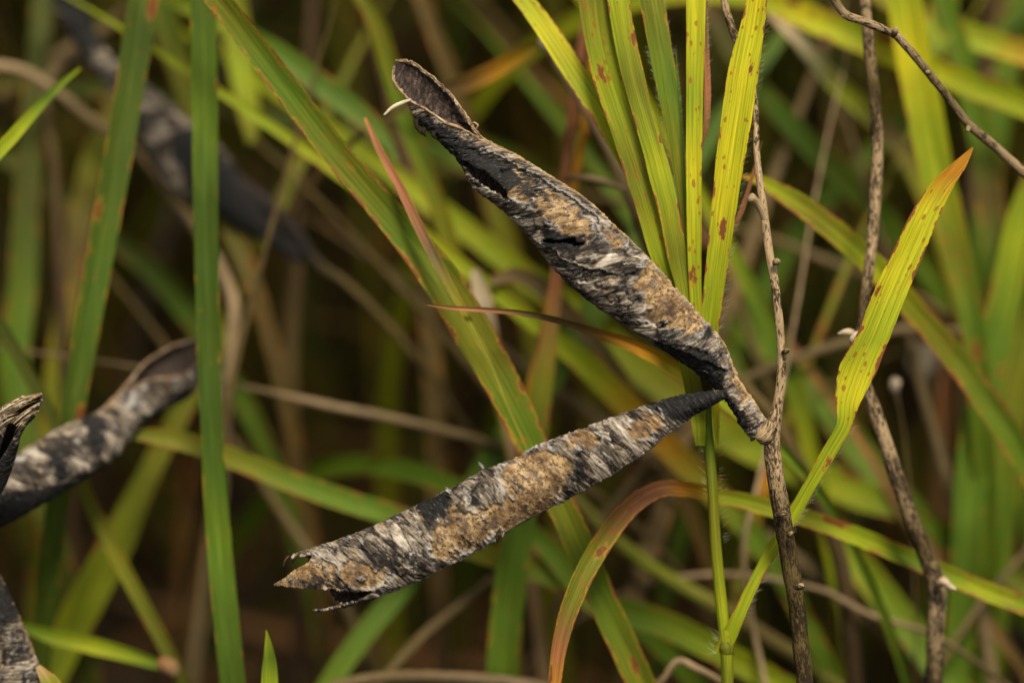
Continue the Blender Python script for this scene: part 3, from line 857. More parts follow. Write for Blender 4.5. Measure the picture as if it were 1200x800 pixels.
# ================================================================== other stems and twigs
t = tube('woody_stalk', [(1012, -14, 12), (1019, 60, 12), (1026, 125, 12), (1028, 180, 12), (1025, 240, 12), (1020, 300, 12), (1014, 350, 12), (1008, 398, 12), (1011, 440, 12),
                      (1025, 482, 12), (1045, 542, 13), (1066, 602, 14), (1086, 652, 15), (1098, 692, 16), (1096, 740, 17), (1094, 812, 18)],
         [6.5, 7, 7.3, 7.3, 7, 6.6, 6.2, 6.4, 7.4, 8.6, 9.4, 9.6, 10, 11.5, 10.5, 10.5], 'TNTTNTTNTN', None, None, 'tg', fleck=[.68, .66, .68, .7, .70, .72, .74, .76, .76], seed=15, sides=24, lump=.07)
tag(t, 'kinked brown stem with black flecks standing behind the slanting yellow leaf', 'stem')
o = tube('bud_scale', [(1003, 395, 10), (998, 390, 9), (990, 389, 8.6), (982, 391, 8.8)], [3, 4.5, 4, 1.4], 'TW', None, t, fleck=.4, sides=12, lump=.3, n=18)
tube('bud_scale', [(1002, 404, 9), (1000, 398, 8.2), (1004, 392, 8), (1008, 390, 8.6)], [2, 4.5, 4, 2], 'WW', None, t, fleck=.3, sides=12, lump=.3, n=18)
tube('bud_scale', [(1100, 684, 14), (1106, 681, 13), (1112, 686, 13), (1120, 690, 13)], [5, 5.5, 4, 1.4], 'TW', None, t, fleck=.4, sides=12, lump=.3, n=18)
t = tube('bare_twig', [(972, -10, 3), (983, 8, 3), (992, 18, 3), (1012, 25, 3), (1034, 34, 4), (1048, 40, 5), (1060, 52, 5), (1084, 80, 6), (1106, 108, 7), (1136, 146, 8), (1166, 172, 9), (1202, 204, 10), (1236, 232, 11)],
         [4.6, 5, 5.2, 5, 5, 5.2, 5, 5, 5, 5.4, 5.4, 5.4], 'PTPT', None, None, 'tg', fleck=.6, seed=22, sides=18, lump=.14)
tag(t, 'thin greyish bare twig slanting across the flecked stem with small bud stubs', 'twig')
for (x, y, x2, y2, r) in [(992, 16, 986, 20, 4), (1048, 40, 1051, 33, 3.6), (1088, 86, 1086, 83, 3), (1135, 148, 1134, 155, 3)]:
    tube('bud_stub', [(x, y, 4), ((x + x2) / 2, (y + y2) / 2, 3), (x2, y2, 3)], [r, r, r * .6], 'NT', None, t, fleck=.4, sides=10, lump=.25, n=10)

def thing(o, label, cat='grass blade', group=None):
    return tag(o, label, cat, group)

t = tube('dry_twig', [(639, 50, 26), (655, 75, 25), (690, 132, 25), (718, 182, 25), (740, 235, 25), (765, 300, 26), (800, 370, 28), (860, 440, 30), (905, 490, 32), (945, 560, 34), (985, 660, 36), (1003, 812, 40)],
         [6, 7, 7.5, 8, 8, 8, 8, 8, 8, 9, 10, 10], 'TTNNNK', None, None, '.g', fleck=.35, seed=31, sides=14)
thing(t, 'straw-brown stalk running down behind the fan of leaves and past the pod collar', 'stalk')
tube('node', [(634, 48, 25), (640, 52, 24), (648, 60, 24)], [6, 9, 7], 'PW', None, t, fleck=.2, sides=12, lump=.25, n=10)
tube('side_shoot', [(742, 228, 25), (722, 218, 24), (700, 211, 24), (680, 208, 24), (661, 210, 24)], [4, 4, 4, 4, 3.4], 'NTN', None, t, fleck=.2, sides=10, n=24)

# ------------------------------------------------------------------ grass blades one can tell apart
B = []
def b(label, pts, widths, code, ends='tg', cat='grass blade', group=None, name='grass_leaf', **kw):
    kw.setdefault('seed', len(B) * 7 + 3)
    o = blade(name, pts, widths, code, ends, **kw)
    B.append(o)
    return tag(o, label, cat, group or 'grass blades around the pods')

def z(d, *xy):
    d = [d] * len(xy) if isinstance(d, (int, float)) else np.interp(np.linspace(0, 1, len(xy)), np.linspace(0, 1, len(d)), d)
    return [(x, y, float(k)) for (x, y), k in zip(xy, d)]

b('long folded green blade with orange midrib slanting behind both pods', z([10, 11, 12, 14, 16], (248, -12), (325, 88), (395, 180), (455, 250), (512, 322), (552, 388), (592, 458), (630, 535), (664, 604), (707, 702), (758, 815)),
  [28, 31, 33, 36, 44, 47, 42, 37, 34, 34, 34], 'MGMGMMGMGM', spot=.42, edge=.52, fold=.25, roll=[14, 14, 10, -8, -10, 0, 6, 8])
b('reddish narrow blade lying along the long folded green blade', z([13, 8.5, 7, 6.5, 6.5], (428, 138), (442, 170), (470, 222), (496, 276), (520, 322), (548, 372), (575, 425), (600, 485), (622, 535)), [3, 8, 11, 12, 12, 8, 5, 4, 2], 'SSSPMMMM', '..', mat=STRAW, spot=.3)
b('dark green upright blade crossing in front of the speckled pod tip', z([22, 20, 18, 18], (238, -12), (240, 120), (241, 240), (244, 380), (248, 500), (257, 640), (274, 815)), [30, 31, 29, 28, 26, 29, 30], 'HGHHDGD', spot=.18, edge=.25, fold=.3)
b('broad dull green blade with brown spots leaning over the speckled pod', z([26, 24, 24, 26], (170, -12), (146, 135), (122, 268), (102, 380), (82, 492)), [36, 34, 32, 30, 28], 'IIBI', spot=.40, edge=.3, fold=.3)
b('short pale green blade tip rising beside the far twisted pods', z([24, 20, 16, 12], (94, 80), (66, 103), (40, 130), (14, 160), (-18, 196)), [2, 9, 13, 15, 17], 'YBYY', '.g', spot=.05, edge=.1)
OLIVE = b('stem-like olive blade passing behind the speckled pod to a pinkish joint', z(32, (-12, 362), (28, 430), (62, 494), (98, 575), (142, 662), (186, 742), (222, 815)), [14, 16, 17, 18, 17, 16], 'EEME', spot=.1, fold=.6)
tube('node', [(190, 776, 30), (199, 782, 29), (206, 790, 29)], [8, 11, 8], 'RP', None, OLIVE, fleck=.2, sides=14, lump=.25, n=12)
b('yellow-green blade with a pointed tip starting at the speckled pod', z([28, 30, 34, 38], (146, 512), (175, 510), (215, 517), (268, 535), (330, 560), (400, 585), (470, 607), (545, 640), (610, 662), (700, 700)), [3, 20, 24, 25, 25, 26, 26, 26, 24], 'MMMGGMG', '.g', spot=.3, edge=.45)
b('short green blade running level into the pinkish joint near the frame base', z([28, 32], (22, 732), (60, 745), (110, 756), (155, 768), (196, 782)), [9, 18, 19, 16, 9], 'GYG', 'g.', spot=.05, edge=.2)
b('wide yellowish blade out of focus behind the pinkish joint', z([50, 46], (172, 560), (135, 640), (96, 714), (58, 790), (40, 820)), [26, 40, 42, 40, 38], 'MYM', 'tg', spot=.2)
b('bright fresh green leaf tip poking up alone between two upright blades', z(8, (312, 738), (315, 760), (316, 785), (316, 815)), [1, 11, 19, 21], 'YGY', '.g', spot=0, edge=.05)
b('upright green blade emerging under the flaking pod', z([30, 32], (652, 330), (640, 420), (622, 530), (608, 610), (596, 700), (586, 815)), [14, 22, 32, 38, 38, 36], 'SMDGG', spot=.25, edge=.4)
b('pale green blade leaning out below the broken pod end', z([46, 40], (668, 408), (600, 505), (535, 600), (470, 690), (425, 745), (378, 815)), [34, 34, 28, 26, 26, 24], 'BBBG', spot=0, edge=.1)
b('arched brown and green leaf bending over and down beneath the pods', z([22, 20, 16, 12, 8, 5, 5], (1235, 724), (1150, 690), (1080, 660), (1000, 626), (925, 601), (850, 582), (805, 573), (776, 572), (742, 590), (702, 640), (671, 702), (655, 758), (648, 818)),
  [24, 23, 22, 22, 21, 20, 18, 20, 23, 25, 23, 18, 14], 'GYGYMYOSSMMSO', 'g.', spot=.45, edge=.55, fold=.35)
b('thin reddish dry leaf tip lying level behind the upper pod', z([5, 6, 9, 14, 20], (500, 357), (530, 361), (565, 363), (610, 367), (655, 376), (700, 390), (750, 409), (800, 436), (850, 470), (920, 530)), [2, 5, 6, 7, 8, 11, 16, 18, 16, 12], 'NSNNOYG', '.g', mat=STRAW, spot=.2, fold=.7, m=9)
b('spotted yellow-green leaf slanting in from the top behind the fan', z([12, 9, 8], (604, -12), (634, 26), (668, 76), (702, 128), (735, 186), (760, 240)), [20, 24, 28, 28, 24, 18], 'YLYYM', 't.', spot=.55, edge=.5, fold=.1)
b('yellow-green leaf with browned edges arching to a tip beside the thin stem', z([18, 20, 26], (868, 206), (890, 212), (925, 232), (970, 264), (1015, 303), (1060, 350), (1120, 420), (1190, 520)), [2, 16, 26, 29, 29, 30, 32], 'OYMYMG', '.g', spot=.35, edge=.55)
b('long spotted blade crossing level behind the bare twig', z([44, 42], (880, -4), (930, 14), (985, 36), (1040, 60), (1090, 80), (1140, 100), (1215, 128)), [26, 32, 32, 30, 30, 32], 'YLYLYY', 'gg', spot=.5, edge=.5)
b('spotted blade along the top edge above the level one', z([54, 50], (1000, -30), (1080, 20), (1130, 40), (1180, 56), (1230, 74)), [26, 30, 30, 28], 'MYYO', 'tg', spot=.5, edge=.5)
b('broad yellow-green upright blade behind the crossing of stem and twig', z([36, 38], (1058, -12), (1072, 70), (1086, 140), (1100, 210), (1120, 290), (1140, 380)), [40, 42, 42, 40, 34, 28], 'YLYYMG', 'tg', spot=.35, edge=.35)
b('short wide green blade hanging at the top beside the broad upright one', z([52, 50], (1108, -20), (1102, 30), (1094, 66)), [34, 34, 22], 'GYG', 't.', spot=.1)
b('dull green diagonal blade between the bright leaf and the flecked stem', z([58, 60], (830, 10), (880, 92), (930, 150), (985, 205), (1040, 262), (1110, 350)), [20, 22, 26, 28, 28, 26], 'PBBGG', 'tg', spot=.1)
b('pale faded blade behind the flecked stem just under the twig', z([48, 50], (930, 40), (975, 92), (1015, 130), (1050, 165), (1080, 220)), [16, 22, 24, 22, 20], 'WYPM', 'tg', spot=.1, mat=STRAW)
b('blurred green upright blade at the edge beside the twig end', z([42, 44], (1222, 180), (1196, 260), (1180, 340), (1160, 430), (1140, 540), (1130, 680)), [26, 34, 38, 40, 38, 34], 'GYGGG', 'tg', spot=.2)
b('tall dark green blade far behind the orange leaf tip', z([66, 68], (1175, 110), (1155, 220), (1138, 330), (1124, 440), (1112, 560), (1100, 700)), [30, 36, 42, 42, 42], 'GGGNG', 'tg', spot=.35, edge=.4)
b('dim green blade slanting down behind the kinked stem base', z([60, 50], (940, 440), (1000, 520), (1060, 590), (1130, 640), (1220, 700)), [30, 34, 30, 26], 'GGM', 'gg', spot=.2)
b('broad blurred green blade low between stalk and kinked stem', z([54, 44], (900, 500), (960, 600), (1030, 690), (1100, 780), (1140, 830)), [24, 34, 36, 34], 'GYGG', 'tg', spot=.2)
b('wide lime blade out of focus behind the slanting leaf base', z([52, 50], (690, 380), (760, 440), (840, 500), (930, 545), (1010, 580), (1060, 600)), [30, 36, 40, 42, 36, 24], 'YMYYG', 'tg', spot=.15)
b('low green blade crossing under the arched brown leaf', z([36, 34], (640, 640), (700, 705), (770, 726), (840, 760), (930, 810), (970, 840)), [26, 32, 32, 30, 30], 'GGYG', 'gg', spot=.1)
b('long green blade behind the narrow pod tip heading down to the arched leaf', z([36, 40], (640, 390), (690, 430), (740, 480), (790, 530), (850, 590), (900, 650), (960, 760)), [20, 30, 32, 30, 26, 24], 'YYOMGG', 'tg', spot=.3)
b('narrow green culm rising to a joint at the top beside the long blade', z([40, 38], (414, -20), (438, 20), (456, 80), (474, 140), (500, 210), (528, 290), (556, 370)), [18, 22, 24, 22, 20, 18], 'MMGMM', 'tg', spot=.05, fold=.8)
b('pale green leaf slanting from the top toward the open pod tip', z([44, 36], (150, -30), (215, 6), (275, 34), (330, 66), (390, 110), (440, 150), (466, 190)), [16, 18, 22, 28, 30, 22, 4], 'BYGBBB', 'g.', spot=.05)
b('orange-brown withered blade pointing into the joint behind the open tip', z([26, 36], (636, 50), (600, 70), (560, 92), (520, 108), (470, 128)), [12, 20, 22, 20, 8], 'MOPP', '.g', spot=.1, mat=STRAW)
b('yellow blurred blade end hanging beside the long green blade', z([60, 56], (268, -20), (280, 60), (290, 120), (296, 168)), [34, 32, 28, 12], 'MYM', 't.', spot=.1)
b('slanting olive blade behind the dark upright one', z([56, 50], (185, -10), (205, 60), (230, 130), (262, 240), (300, 340)), [30, 30, 28, 26, 20], 'GMMN', 'tg', spot=.3)
b('olive-brown blurred blade behind the broad dull green one', z([64, 60], (150, 90), (118, 160), (100, 230), (84, 330), (66, 430)), [16, 26, 30, 28, 24], 'NMNM', 'tg', spot=.3, mat=STRAW)
b('dim green blade low behind the speckled pod', z([58, 52], (30, 240), (26, 330), (16, 420), (30, 520), (60, 620)), [30, 34, 34, 30], 'EGE', 'tg', spot=.1)
b('blurred green blade slanting behind the dark upright blade', z([66, 62], (120, 270), (170, 310), (215, 360), (255, 420), (300, 500)), [22, 26, 26, 22], 'EGG', 'tg', spot=.1)
b('brown stem-like blade standing behind the gap between the pods', z([64, 62], (490, 270), (500, 350), (508, 440), (512, 540), (515, 660), (520, 800)), [18, 22, 24, 22, 20], 'KNNK', 'tg', spot=.2, mat=STRAW)
b('orange-brown upright strip rising to the reddish leaf tip', z([30, 34], (655, 310), (640, 380), (628, 440), (618, 520), (612, 620)), [10, 14, 16, 14, 12], 'ONOM', 'tg', spot=.3, mat=STRAW)
b('pale straw blade end standing behind the long green blade', z([30, 34], (556, 316), (566, 350), (576, 400), (590, 460)), [10, 24, 20, 16], 'WWPT', '.g', spot=.05, mat=STRAW)
b('buff withered leaf curving beside the straw end', z([34, 40], (575, 330), (604, 322), (634, 336), (670, 372), (720, 430)), [10, 18, 22, 20, 16], 'PPPN', '.g', spot=.1, mat=STRAW)
b('yellow blurred upright blade left of the fan', z([60, 62], (560, 180), (580, 240), (600, 300), (615, 360)), [20, 24, 24, 20], 'NMM', 'tg', spot=.3, mat=STRAW)
b('slim green blade far behind the thin stem', z([44, 46], (850, 280), (880, 340), (905, 390), (930, 450), (950, 530)), [14, 20, 24, 24, 20], 'YGGY', 'tg', spot=.15)
b('smooth green blurred blade crossing under the arching leaf', z([66, 70], (1010, 190), (970, 230), (930, 280), (890, 350), (860, 420)), [20, 26, 28, 28, 22], 'BBB', 'tg', spot=0)
b('dark olive leaf slanting behind the open pod tip', z([70, 74], (430, 150), (520, 170), (600, 200), (680, 260), (740, 330)), [34, 44, 46, 44, 36], 'EGEE', 'tg', spot=.1)
b('green upright strip at the edge below the bare twig', z([50, 50], (1128, 70), (1150, 160), (1160, 230), (1170, 320)), [26, 30, 34, 26], 'GGNG', 'tg', spot=.2)
b('tall lime blade behind the broken twig end by the frame edge', z([48, 52], (1230, 330), (1200, 420), (1180, 520), (1170, 640), (1160, 780)), [32, 36, 36, 34, 30], 'GMGG', 'tg', spot=.2)
b('rust-brown upright blade far behind the orange leaf tip', z([62, 60], (1120, 360), (1112, 450), (1104, 540), (1100, 640), (1096, 760)), [14, 22, 24, 22, 18], 'NRNRM', 'tg', spot=.3, mat=STRAW)
b('thin rusty blade slanting behind the kinked stem knot', z([50, 46], (1010, 520), (1060, 600), (1120, 680), (1190, 770)), [8, 14, 14, 12], 'RNRN', 'tg', spot=.3, mat=STRAW)
b('orange-flecked thin blade leaning behind the culm joint', z([46, 42], (930, 470), (900, 560), (872, 660), (850, 780)), [8, 14, 16, 14], 'MOMN', 'tg', spot=.5)
b('faded brown blade beside the arched leaf', z([50, 46], (800, 520), (780, 590), (758, 650), (740, 720), (730, 810)), [18, 24, 24, 22, 20], 'PPPN', 'tg', spot=.05, mat=STRAW)

# ------------------------------------------------------------------ dry stalks
def s(label, pts, radii, code, ends='tg', cat='dry stalk', name='dry_stalk', **kw):
    kw.setdefault('seed', len(B) * 5 + 1)
    kw.setdefault('sides', 12)
    kw.setdefault('fleck', .25)
    o = tube(name, pts, radii, code, None, None, ends, **kw)
    B.append(o)
    return tag(o, label, cat, 'dry stalks among the grass')

s('wavy tan stalk winding down behind the dark upright blade', z([52, 50], (-12, 76), (30, 84), (66, 108), (110, 142), (158, 176), (204, 232), (240, 282), (262, 320), (274, 362), (268, 440), (263, 520), (258, 600), (240, 700), (228, 815)), [6, 6, 6.5, 6, 6, 7, 6, 6.5, 6], 'TPPTPP', 'tg', lump=.16)
s('thin tan stalk lying level between the two pods', z([42, 44], (306, 457), (345, 466), (395, 477), (450, 488), (510, 502), (570, 518), (640, 545)), [3, 4.5, 5, 5, 5.4, 5], 'PTPN', 'tg')
s('slanting brown stalk crossing below the orange-tipped blade', z([54, 50], (296, 548), (330, 600), (362, 645), (400, 700), (440, 790)), [5, 6, 6, 5.5], 'NPN', 'tg')
s('brown stalk slanting up to the underside of the flaking pod', z([44, 40], (636, 640), (590, 668), (540, 708), (490, 750), (440, 810)), [4, 5, 6, 6], 'NPN', 'tg')
s('brown stalk lying level along the lower edge', z([30, 30], (372, 812), (420, 797), (480, 792), (560, 795), (640, 806)), [6, 7, 7, 6], 'PPT', 'gg')
s('crooked tan twig bent at the lower edge beside the culm', z([22, 20], (752, 818), (776, 796), (794, 774), (815, 782), (842, 796), (870, 815)), [4, 4, 4.6, 4, 4], 'NTN', 'gg', fleck=.45)
s('brown diagonal stalk running behind the culm to the lower corner', z([46, 40], (640, 540), (700, 612), (760, 662), (830, 704), (890, 740), (980, 800), (1040, 850)), [7, 8, 9, 9, 8], 'NMNM', 'tg')
s('dull brown stalk sloping behind the flecked lower stem', z([56, 50], (800, 560), (860, 606), (940, 660), (1010, 715), (1070, 780), (1110, 830)), [8, 9, 10, 9], 'PPN', 'tg')
s('dull orange stalk upright beneath the slanting leaf', z([52, 50], (935, 540), (955, 600), (975, 660), (990, 730), (1000, 815)), [7, 7.5, 8, 8], 'NMN', 'tg')
s('level brown stalk behind the thin stem and arching leaf', z([58, 56], (860, 268), (910, 282), (960, 302), (1010, 322), (1080, 350)), [4.6, 5, 5, 5], 'NPN', 'tg')
s('buff stalk slanting up to the whitish bud scale', z([42, 46], (860, 452), (910, 428), (955, 412), (1005, 398), (1060, 386)), [5, 5.5, 6, 5], 'PPP', 'gg', fleck=.1)
s('reddish brown upright stalk far behind the bright yellow blade', z([58, 56], (1130, 330), (1122, 420), (1130, 520), (1140, 640), (1150, 780)), [6, 7, 8, 8], 'KNK', 'tg')
s('dull buff stalk behind the kinked stem knot', z([48, 44], (1110, 560), (1130, 640), (1150, 720), (1165, 815)), [7, 8, 8, 8], 'PPP', 'tg', fleck=.1)
s('faint brown stalk upright behind the level tan stalk', z([74, 72], (350, 250), (345, 340), (340, 440), (345, 560), (350, 700)), [8, 9, 9, 9], 'KNK', 'tg')
s('tawny stalk near the top corner above the far dark pods', z([72, 76], (170, -10), (130, 30), (80, 60), (20, 100), (-30, 140)), [8, 9, 9, 8], 'NPN', 'gg')
s('thin straw stalk slanting between culm and lower flecked stem', z([34, 32], (890, 560), (872, 640), (880, 720), (900, 815)), [2.6, 3.2, 3.4, 3.4], 'TPT', 'tg', fleck=.15)
s('bent straw stalk crossing near the lower corner behind the kinked stem', z([36, 30], (960, 690), (1020, 720), (1090, 742), (1150, 780), (1210, 830)), [3, 3.6, 3.6, 3.6], 'TPN', 'gg', fleck=.15)
s('thin brown stalk leaning at the frame edge under the arched leaf', z([44, 40], (1240, 600), (1190, 660), (1140, 720), (1090, 800)), [3.4, 4, 4, 4], 'NPN', 'tg')
s('thin brown stalk beside the dark upright blade base', z([40, 44], (240, 640), (234, 700), (226, 760), (220, 815)), [6, 6.5, 7, 7], 'NPN', 'tg')

# ------------------------------------------------------------------ the other pods
GREYS = dict(back_tan=.25)
lp = [(237, 400, 238, 404), (224, 401, 238, 432), (200, 408, 226, 458), (172, 425, 198, 476), (148, 452, 172, 492), (128, 474, 152, 512), (108, 488, 134, 536),
      (80, 500, 112, 552), (42, 520, 76, 572), (0, 548, 36, 596), (-40, 578, -4, 618), (-80, 608, -50, 640)]
g = pod(None, lp, [34, 31, 26, 19, 12], [.5, .55, .6, .62, .62], 260, 110, [(0, 64), (.2, 58), (.34, 40), (.44, 20), (1, 18)], [(0, 62), (.12, 50), (.25, 38), (.34, 15), (.40, 1), (1, .5)], -60,
        darks=[[(96, 492), (112, 486), (124, 520), (112, 540)], [(56, 540), (70, 534), (80, 556), (70, 566)], [(0, 580), (60, 570), (100, 552), (112, 560), (40, 606), (-20, 630)],
               [(160, 490), (220, 455), (230, 470), (170, 510)]], back_tan=.3, at_base=True, name='seed_pod', seam=[(18, .4, .4)], seed=41)
tag(g.o, 'speckled grey and black pod with a spoon-shaped purple-grey open tip', 'seed pod', PODS)
rim(g, (0, 110), 0, .09, seed=4); rim(g, (0, 110), -1, .09, seed=5)

bp = [(48, 462, 46, 474), (32, 466, 41, 484), (13, 475, 25, 503), (-4, 486, 13, 545), (-30, 508, -6, 590), (-60, 540, -30, 630), (-90, 590, -60, 660)]
g = pod(None, bp, [1, 3, 5], [.6, .7, .7], 150, 90, [(0, 120), (1, 120)], [(0, 70), (.2, 60), (.4, 20), (.55, 1), (1, 1)], -20,
        tans=[[(28, 462), (48, 460), (48, 474), (34, 480)]], darks=[[(-20, 520), (10, 505), (24, 520), (10, 560), (-20, 590)], [(22, 494), (40, 478), (46, 484), (30, 500)]],
        name='seed_pod', at_base=True, seam=[(10, .4, .5)], seed=47)
tag(g.o, 'broken pod tip with splintered whitish fibres at the frame edge', 'seed pod', PODS)
for k, (x, y, x2, y2, r) in enumerate([(8, 486, 42, 464, 3), (0, 492, 30, 470, 2.4), (14, 492, 46, 470, 2.6), (18, 500, 44, 482, 2), (2, 500, 24, 486, 1.8), (15, 478, 34, 468, 2.2), (20, 506, 30, 494, 1.6)]):
    for q in range(3):
        jx, jy = rng.uniform(-7, 7), rng.uniform(-5, 5)
        strand(g.o, [(x + jx, y + jy, 0), ((x + x2) / 2 + jx * .6, (y + y2) / 2 - 2 + jy, -1), (x2 + jx * .4, y2 + jy * .5, -.6 + q * .4)], [r * .5, r * .45, r * .12], code='TNW'[q % 3], fleck=.5)
cp = [(-24, 640, -50, 660), (-2, 676, -40, 700), (18, 718, -24, 740), (36, 762, -6, 786), (50, 800, 6, 830), (64, 850, 22, 880), (74, 900, 40, 930)]
g = pod(None, cp, [12, 11, 10], [.6, .66, .66], 170, 100, [(0, 14), (1, 14)], [(0, .6), (1, .6)], -60, darks=[[(-20, 650), (10, 690), (22, 722), (0, 740), (-30, 690)]], back_tan=.1, name='seed_pod', at_base=True, seed=53, seam=[(10, .4, .4)])
tag(g.o, 'grey weathered pod cut off by the lower corner of the frame', 'seed pod', PODS)
blade('husk', [(44, 780, 9), (58, 800, 9), (80, 840, 9)], [6, 22, 26], 'TMT', '..', mat=STRAW, parent=g.o, spot=.1)
dp = [(50, -40, 104, -50), (62, 0, 100, -6), (84, 44, 108, 34), (104, 74, 122, 60), (130, 104, 148, 84), (150, 140, 180, 108), (178, 180, 214, 138), (206, 222, 254, 170), (250, 246, 282, 208), (284, 268, 306, 240), (318, 288, 328, 272), (352, 308, 358, 298)]
g = pod(None, dp, [52, 50, 50], [.6, .6, .6], 200, 60, [(0, 20), (1, 20)], [(0, 1), (1, 1)], 55,
        darks=[([(40, -50), (110, -50), (118, 60), (100, 80)], .8), ([(196, 160), (225, 150), (290, 210), (380, 280), (370, 330), (300, 290), (230, 240)], .95), ([(120, 90), (150, 84), (180, 150), (160, 150)], .5)], back_tan=.0, name='seed_pod', at_base=True, seed=59)
tag(g.o, 'dark twisted pod blurred far behind the upright green blades', 'seed pod', PODS)
s('thin dark pod stalk curving beyond the dark twisted pod', z([50, 50], (232, 186), (275, 214), (318, 244), (352, 282), (378, 314), (404, 330)), [11, 11, 9, 7, 6, 5], 'XXXN', '.g', cat='pod stalk')
s('straw loop of dead stem bent over the far dark pod', z([58, 56], (96, 66), (78, 74), (62, 86), (52, 108), (56, 140), (64, 200), (70, 320)), [8, 8, 8, 7, 6, 6], 'PPNK', '.g', cat='dead stem')
for (x, y, r, dz_, lab) in [(1048, 450, 7, 34, 'small whitish dry seed head blurred beside the kinked stem'), (1084, 424, 20, 70, 'large buff seed head far behind the kinked stem')]:
    o = tube('seed_cluster', z(dz_, (x - 2, y - r * 1.2), (x + 1, y - r * .5), (x, y + r * .4), (x + 1, y + r * 1.3), (x + 6, y + r * 4), (x + 12, y + r * 9)), [.3 * r, .95 * r, r, .5 * r, .22 * r, .22 * r], 'PWWPNN', None, None, '.g', fleck=.0, sides=14, lump=.25)
    tag(o, lab, 'seed head', 'dry seed heads')
# ================================================================== ground, litter and the grass beyond
n = 90
gx = np.sign(np.linspace(-1, 1, n)) * np.abs(np.linspace(-1, 1, n)) ** 3.2 * 40
X, Y = np.meshgrid(gx, gx, indexing='ij')
Z = (fbm(X * 14 + 90, Y * 14 + 90, 5, 4) - .6) * .018 - .012
o = mk('ground', np.stack([X, Y, Z], -1).reshape(-1, 3), grid_faces(n, n), SOIL, uv=np.stack([X, Y], -1).reshape(-1, 2))
tag(o, kind='structure')

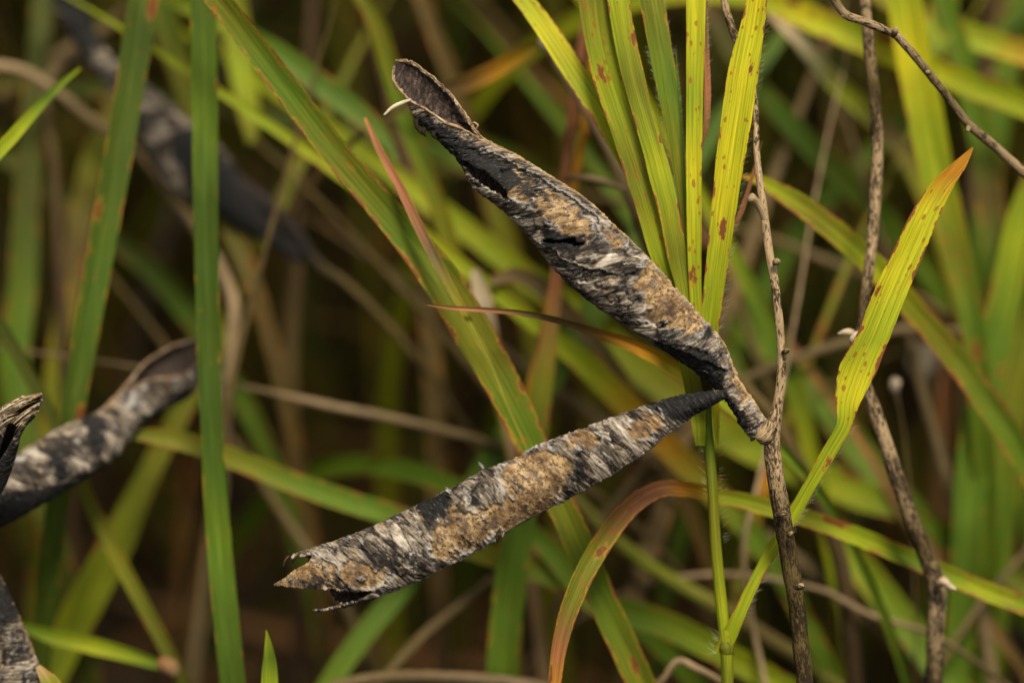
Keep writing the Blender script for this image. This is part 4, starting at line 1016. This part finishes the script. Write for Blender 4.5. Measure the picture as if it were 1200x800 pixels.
def thicket(name, count, seed, pick, height, width, bend, dry=False, zmin=60, region=(-.55, .55, -.30, .95), lie=0.0, label=None, keep=None):
    """Many grass blades rooted on the ground, as one mesh; none comes near the things in focus."""
    r = np.random.default_rng(seed)
    N, K = count, 9
    x = r.uniform(region[0], region[1], N); y = r.uniform(region[2], region[3], N)
    H = r.uniform(*height, N); W = r.uniform(*width, N) / 2000
    az = r.uniform(0, 2 * math.pi, N)
    bd = r.uniform(*bend, N); le = r.uniform(0, .45, N) + lie
    p = np.stack([x, y, np.full(N, -.006) + r.uniform(0, .03, N) * (lie > 0)], 1)
    dh = np.stack([np.cos(az), np.sin(az), 0 * az], 1)
    pts = [p]
    for k in range(K - 1):
        a = le + bd * ((k + .5) / (K - 1)) ** 1.6
        a = np.minimum(a, 2.3)
        step = dh * np.sin(a)[:, None] + np.array([0, 0, 1.0]) * np.cos(a)[:, None]
        p = p + step * (H / (K - 1))[:, None]
        if lie > 0: p[:, 2] = np.maximum(p[:, 2], .001)
        pts.append(p)
    Q = np.stack(pts, 1)                                     # N, K, 3
    px, py, dz = to_px(Q.reshape(-1, 3))
    px, py, dz = px.reshape(N, K), py.reshape(N, K), dz.reshape(N, K)
    lim = r.uniform(zmin, zmin + 40, N)[:, None]
    lim = lim + np.interp(px, [300, 650], [55, 0])            # the growth starts farther back beyond the pods
    bad = ((np.abs(px - 600) < 760) & (np.abs(py - 400) < 560) & (dz < lim) & (dz > -340)).any(1)
    bad |= (np.linalg.norm(Q - CAM, axis=2) < .06).any(1)
    clear = (Q[..., 1] < .055) & (Q[..., 1] > -.20) & (Q[..., 0] > -.12) & (Q[..., 2] > .07)   # gap shaped in the grass to let sun onto the near plants
    bad |= clear.any(1)
    if keep is not None: bad |= ~keep(px[:, 4], py[:, 4], r.random(N))
    ok = ~bad
    Q, W, az = Q[ok], W[ok], az[ok]
    N = len(Q)
    px, py = px[ok], py[ok]
    tan = norm(np.gradient(Q, axis=1))
    sv = np.stack([-np.sin(az), np.cos(az), 0 * az], 1)[:, None] + r.normal(0, .35, (N, 1, 3))
    sv = norm(sv - tan * (sv * tan).sum(2, keepdims=True))
    nr = np.cross(sv, tan)
    t = np.linspace(0, 1, K)
    prof = np.interp(t, [0, .3, .7, 1], [.7, 1, .75, .03])[None, :, None] * W[:, None, None]
    L, Rr = Q - sv * prof + nr * prof * .35, Q + sv * prof + nr * prof * .35
    V = np.stack([L, Q, Rr], 2).reshape(-1, 3)
    base = (np.arange(N) * K * 3)[:, None, None]
    i = np.arange(K - 1)[None, :, None] * 3
    f = []
    for c in (0, 1):
        f.append(np.stack([base + i + c, base + i + c + 1, base + i + c + 4, base + i + c + 3], -1).reshape(-1, 4))
    col = pick(px[:, 5], py[:, 5], r, N)
    tip = np.array(C['N'])
    mixv = (np.clip(t - .55, 0, 1) * r.uniform(0, 1.6, N)[:, None])[..., None]
    tc = col[:, None] * (1 - mixv) + tip * mixv
    tint = np.repeat(tc[:, :, None], 3, 2).reshape(-1, 3)
    hl = np.repeat((np.linspace(0, 1, K)[None] * H[ok][:, None] * 1000)[:, :, None], 3, 2)
    u = np.array([-1, 0, 1.0])[None, None] * prof * 1000
    uv = np.stack([(u + (np.arange(N) * 13.7)[:, None, None]).ravel(), hl.ravel()], 1)
    at = dict(tint=tint, across=np.tile([-1, 0, 1.0], N * K), spot=np.repeat(r.uniform(0, .65, N), K * 3), edge=np.repeat(r.uniform(.1, .5, N), K * 3))
    o = mk(name, V, f, STRAW if dry else LEAF, None, at, uv)
    return tag(o, kind='stuff')

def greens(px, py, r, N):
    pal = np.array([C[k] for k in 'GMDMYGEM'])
    c = pal[r.integers(0, len(pal), N)] * r.uniform(.18, .58, (N, 1)) * np.array([1, .98, .8])  # leaf colours scaled down to stand in for shade in the background
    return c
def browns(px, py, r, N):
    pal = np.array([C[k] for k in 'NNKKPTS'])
    return pal[r.integers(0, len(pal), N)] * r.uniform(.10, .36, (N, 1)) * np.array([.9, .86, .5])  # darkened as rotted straw and also to stand in for background shade

def more_right(px, py, q):
    return q < np.interp(px, [-300, 150, 480, 800, 1300], [.75, .6, .38, .85, 1.0])
thicket('meadow_grass', 9000, 3, greens, (.20, .50), (1.3, 4.0), (.2, 1.7), keep=more_right, zmin=65)  # made tall and dense so the unseen tops shade the background
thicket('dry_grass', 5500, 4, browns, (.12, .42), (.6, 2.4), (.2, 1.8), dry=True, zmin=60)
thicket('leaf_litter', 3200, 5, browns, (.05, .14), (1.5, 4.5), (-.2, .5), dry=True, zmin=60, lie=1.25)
